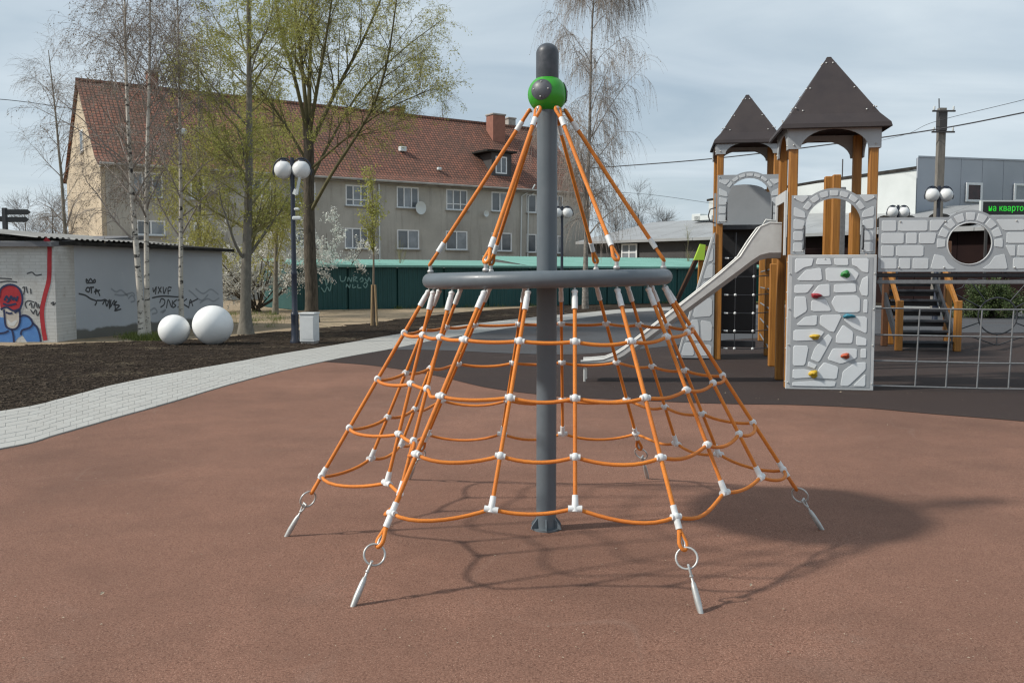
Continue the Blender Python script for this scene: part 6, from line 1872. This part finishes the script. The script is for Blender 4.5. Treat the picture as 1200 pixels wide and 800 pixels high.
b = at(392, 350, 43.5); blossom_bush((b.x, 43.5, 0), 62, 5, 5.4, 1.2, 'white blossoming shrub behind the big dark trunk')
# young staked tree
def young(px, by, H, seed, r0, label, leafm, n1=16, stake=True, per=8, cr=.42):
    b = ground(px, by); T = Tree(seed); k = 12; z = np.linspace(0, H, k)
    P0, R0 = trunk_arr(np.c_[np.full(k, b.x) + T.g.normal(0, .012, k).cumsum(), np.full(k, b.y), z], r0, .008, 1.2); P0[:, 0, 0] = b.x
    P1, R1 = T.kids(P0, R0, n1, cr, .98, (15, 38), (.7, 1.5), 7, .08, .35, .5, .25, .25, 1, .5, .004)
    P2, R2 = T.kids(P1, R1, 9, .1, 1, (20, 50), (.3, .8), 5, .1, .1, .5, .5, .1, 1, .3, .0028)
    lf = leaves(T.g, P2, per, .045, .1, 1.7, .2, .03) if leafm else None
    t = finish('young_tree', label, 'young tree', (b.x, b.y, 0), [tubes(P0, R0, 8)], MT['bark_young'], [tubes(P1, R1, 4), tubes(P2, R2, 3)], MT['twig_olive'], lf, leafm, 'young planted trees')
    if stake:
        for dx_ in (-.05, .12):
            mb = MB(); mb.tube([(dx_, -.10, 0), (dx_ * .5, -.06, 1.25)], .035, 8); mb.build('stake', MT['stake'], t)
young(438, 381.5, 4.1, 71, .045, 'young staked tree with pale green crown before the green shed', MT['leaf_spring'], 20)
young(470, 359.5, 2.9, 72, .03, 'leafless sapling inside the small timber guard', None, 6, False, 0, .35)
young(806, 352, 4.2, 73, .035, 'thin bare sapling before the shed left of the wedge panel', None, 12, False, 0, .4)
# dark green bush seen under the bridge
def leaf_bush(px, Yd, rx, rz, seed, label):
    b = at(px, 340, Yd); T = Tree(seed); g = T.g; m = 60
    d = unit(g.normal(0, 1, (m, 3)) * np.array([rx, rx, .5]) + np.array([0, 0, .75]))
    P0, R0 = T.run(np.tile(np.array((b.x, Yd, 0.0)), (m, 1)), d, g.uniform(.7, 1, m) * rz, 7, .1, .2, np.full(m, .025), np.full(m, .006))
    P1, R1 = T.kids(P0, R0, 14, .2, 1, (25, 65), (.25, .6), 4, .12, .1, .5, .5, .1, 1, .3, .004)
    lf = leaves(g, P1, 18, .055, .05, 1.5, .1, .05)
    finish('green_bush', label, 'bush', (b.x, Yd, 0), [tubes(P0, R0, 5)], MT['bark_dark'], [tubes(P1, R1, 3)], MT['twig_brown'], lf, MT['leaf_dark'])
leaf_bush(1160, 33.0, .75, 1.35, 81, 'dark green bush seen below the porthole bridge')
# pale grit lying on the rubber: uncountable
C_ = []
for _ in range(1500):
    yy = 3.6 + 14 * RNG.uniform() ** 1.6; C_.append((RNG.uniform(-.62, .62) * yy, yy))
C_ = np.array(C_); m_ = len(C_); C_ = C_[(C_[:, 0] > -.50 * C_[:, 1]) | (C_[:, 1] < 7.5)]; m_ = len(C_)
ang_ = RNG.uniform(0, 6.28, m_); sz_ = .0022 + .006 * RNG.uniform(0, 1, m_) ** 3
u_ = np.c_[np.cos(ang_), np.sin(ang_)] * sz_[:, None]; w_ = np.c_[-np.sin(ang_), np.cos(ang_)] * (sz_ * RNG.uniform(.35, .9, m_))[:, None]
zc = np.full((m_, 1), .0175)
Vg = np.stack([np.c_[C_ - u_, zc], np.c_[C_ + w_, zc + .003], np.c_[C_ + u_, zc], np.c_[C_ - w_, zc + .002]], 1).reshape(-1, 3)
o = np_obj('grit', Vg, np.arange(4 * m_).reshape(-1, 4), MT['dry_leaf'], None, False, 'stuff'); o['label'] = 'pale grit and leaf crumbs strewn over the brown rubber'; o['category'] = 'grit'
# litter on the rubber
lv = []
for i, (px, py) in enumerate([(949, 452), (912, 470), (985, 461), (640, 505), (720, 455), (918, 627), (700, 500), (1040, 500), (850, 462), (1157, 470), (1010, 452), (300, 505), (120, 700), (560, 690), (880, 690)]):
    g = ground(px, py); a = random.uniform(0, 6.28); s_ = random.uniform(.007, .016)
    t = MB(); U = Vector((math.cos(a), math.sin(a), .1)); W = Vector((-math.sin(a), math.cos(a), .15))
    t.add([Vector((0, 0, .012)) - U * s_, Vector((0, 0, .02)) + W * s_ * .5, Vector((0, 0, .016)) + U * s_, Vector((0, 0, .014)) - W * s_ * .5], [(0, 1, 2, 3)])
    o = t.build('fallen_leaf', MT['dry_leaf']); o.location = (g.x, g.y, .008); tag(o, 'small pale dry leaf fragment lying on the rubber surface', 'leaf', 'dry leaf fragments on the rubber surface')
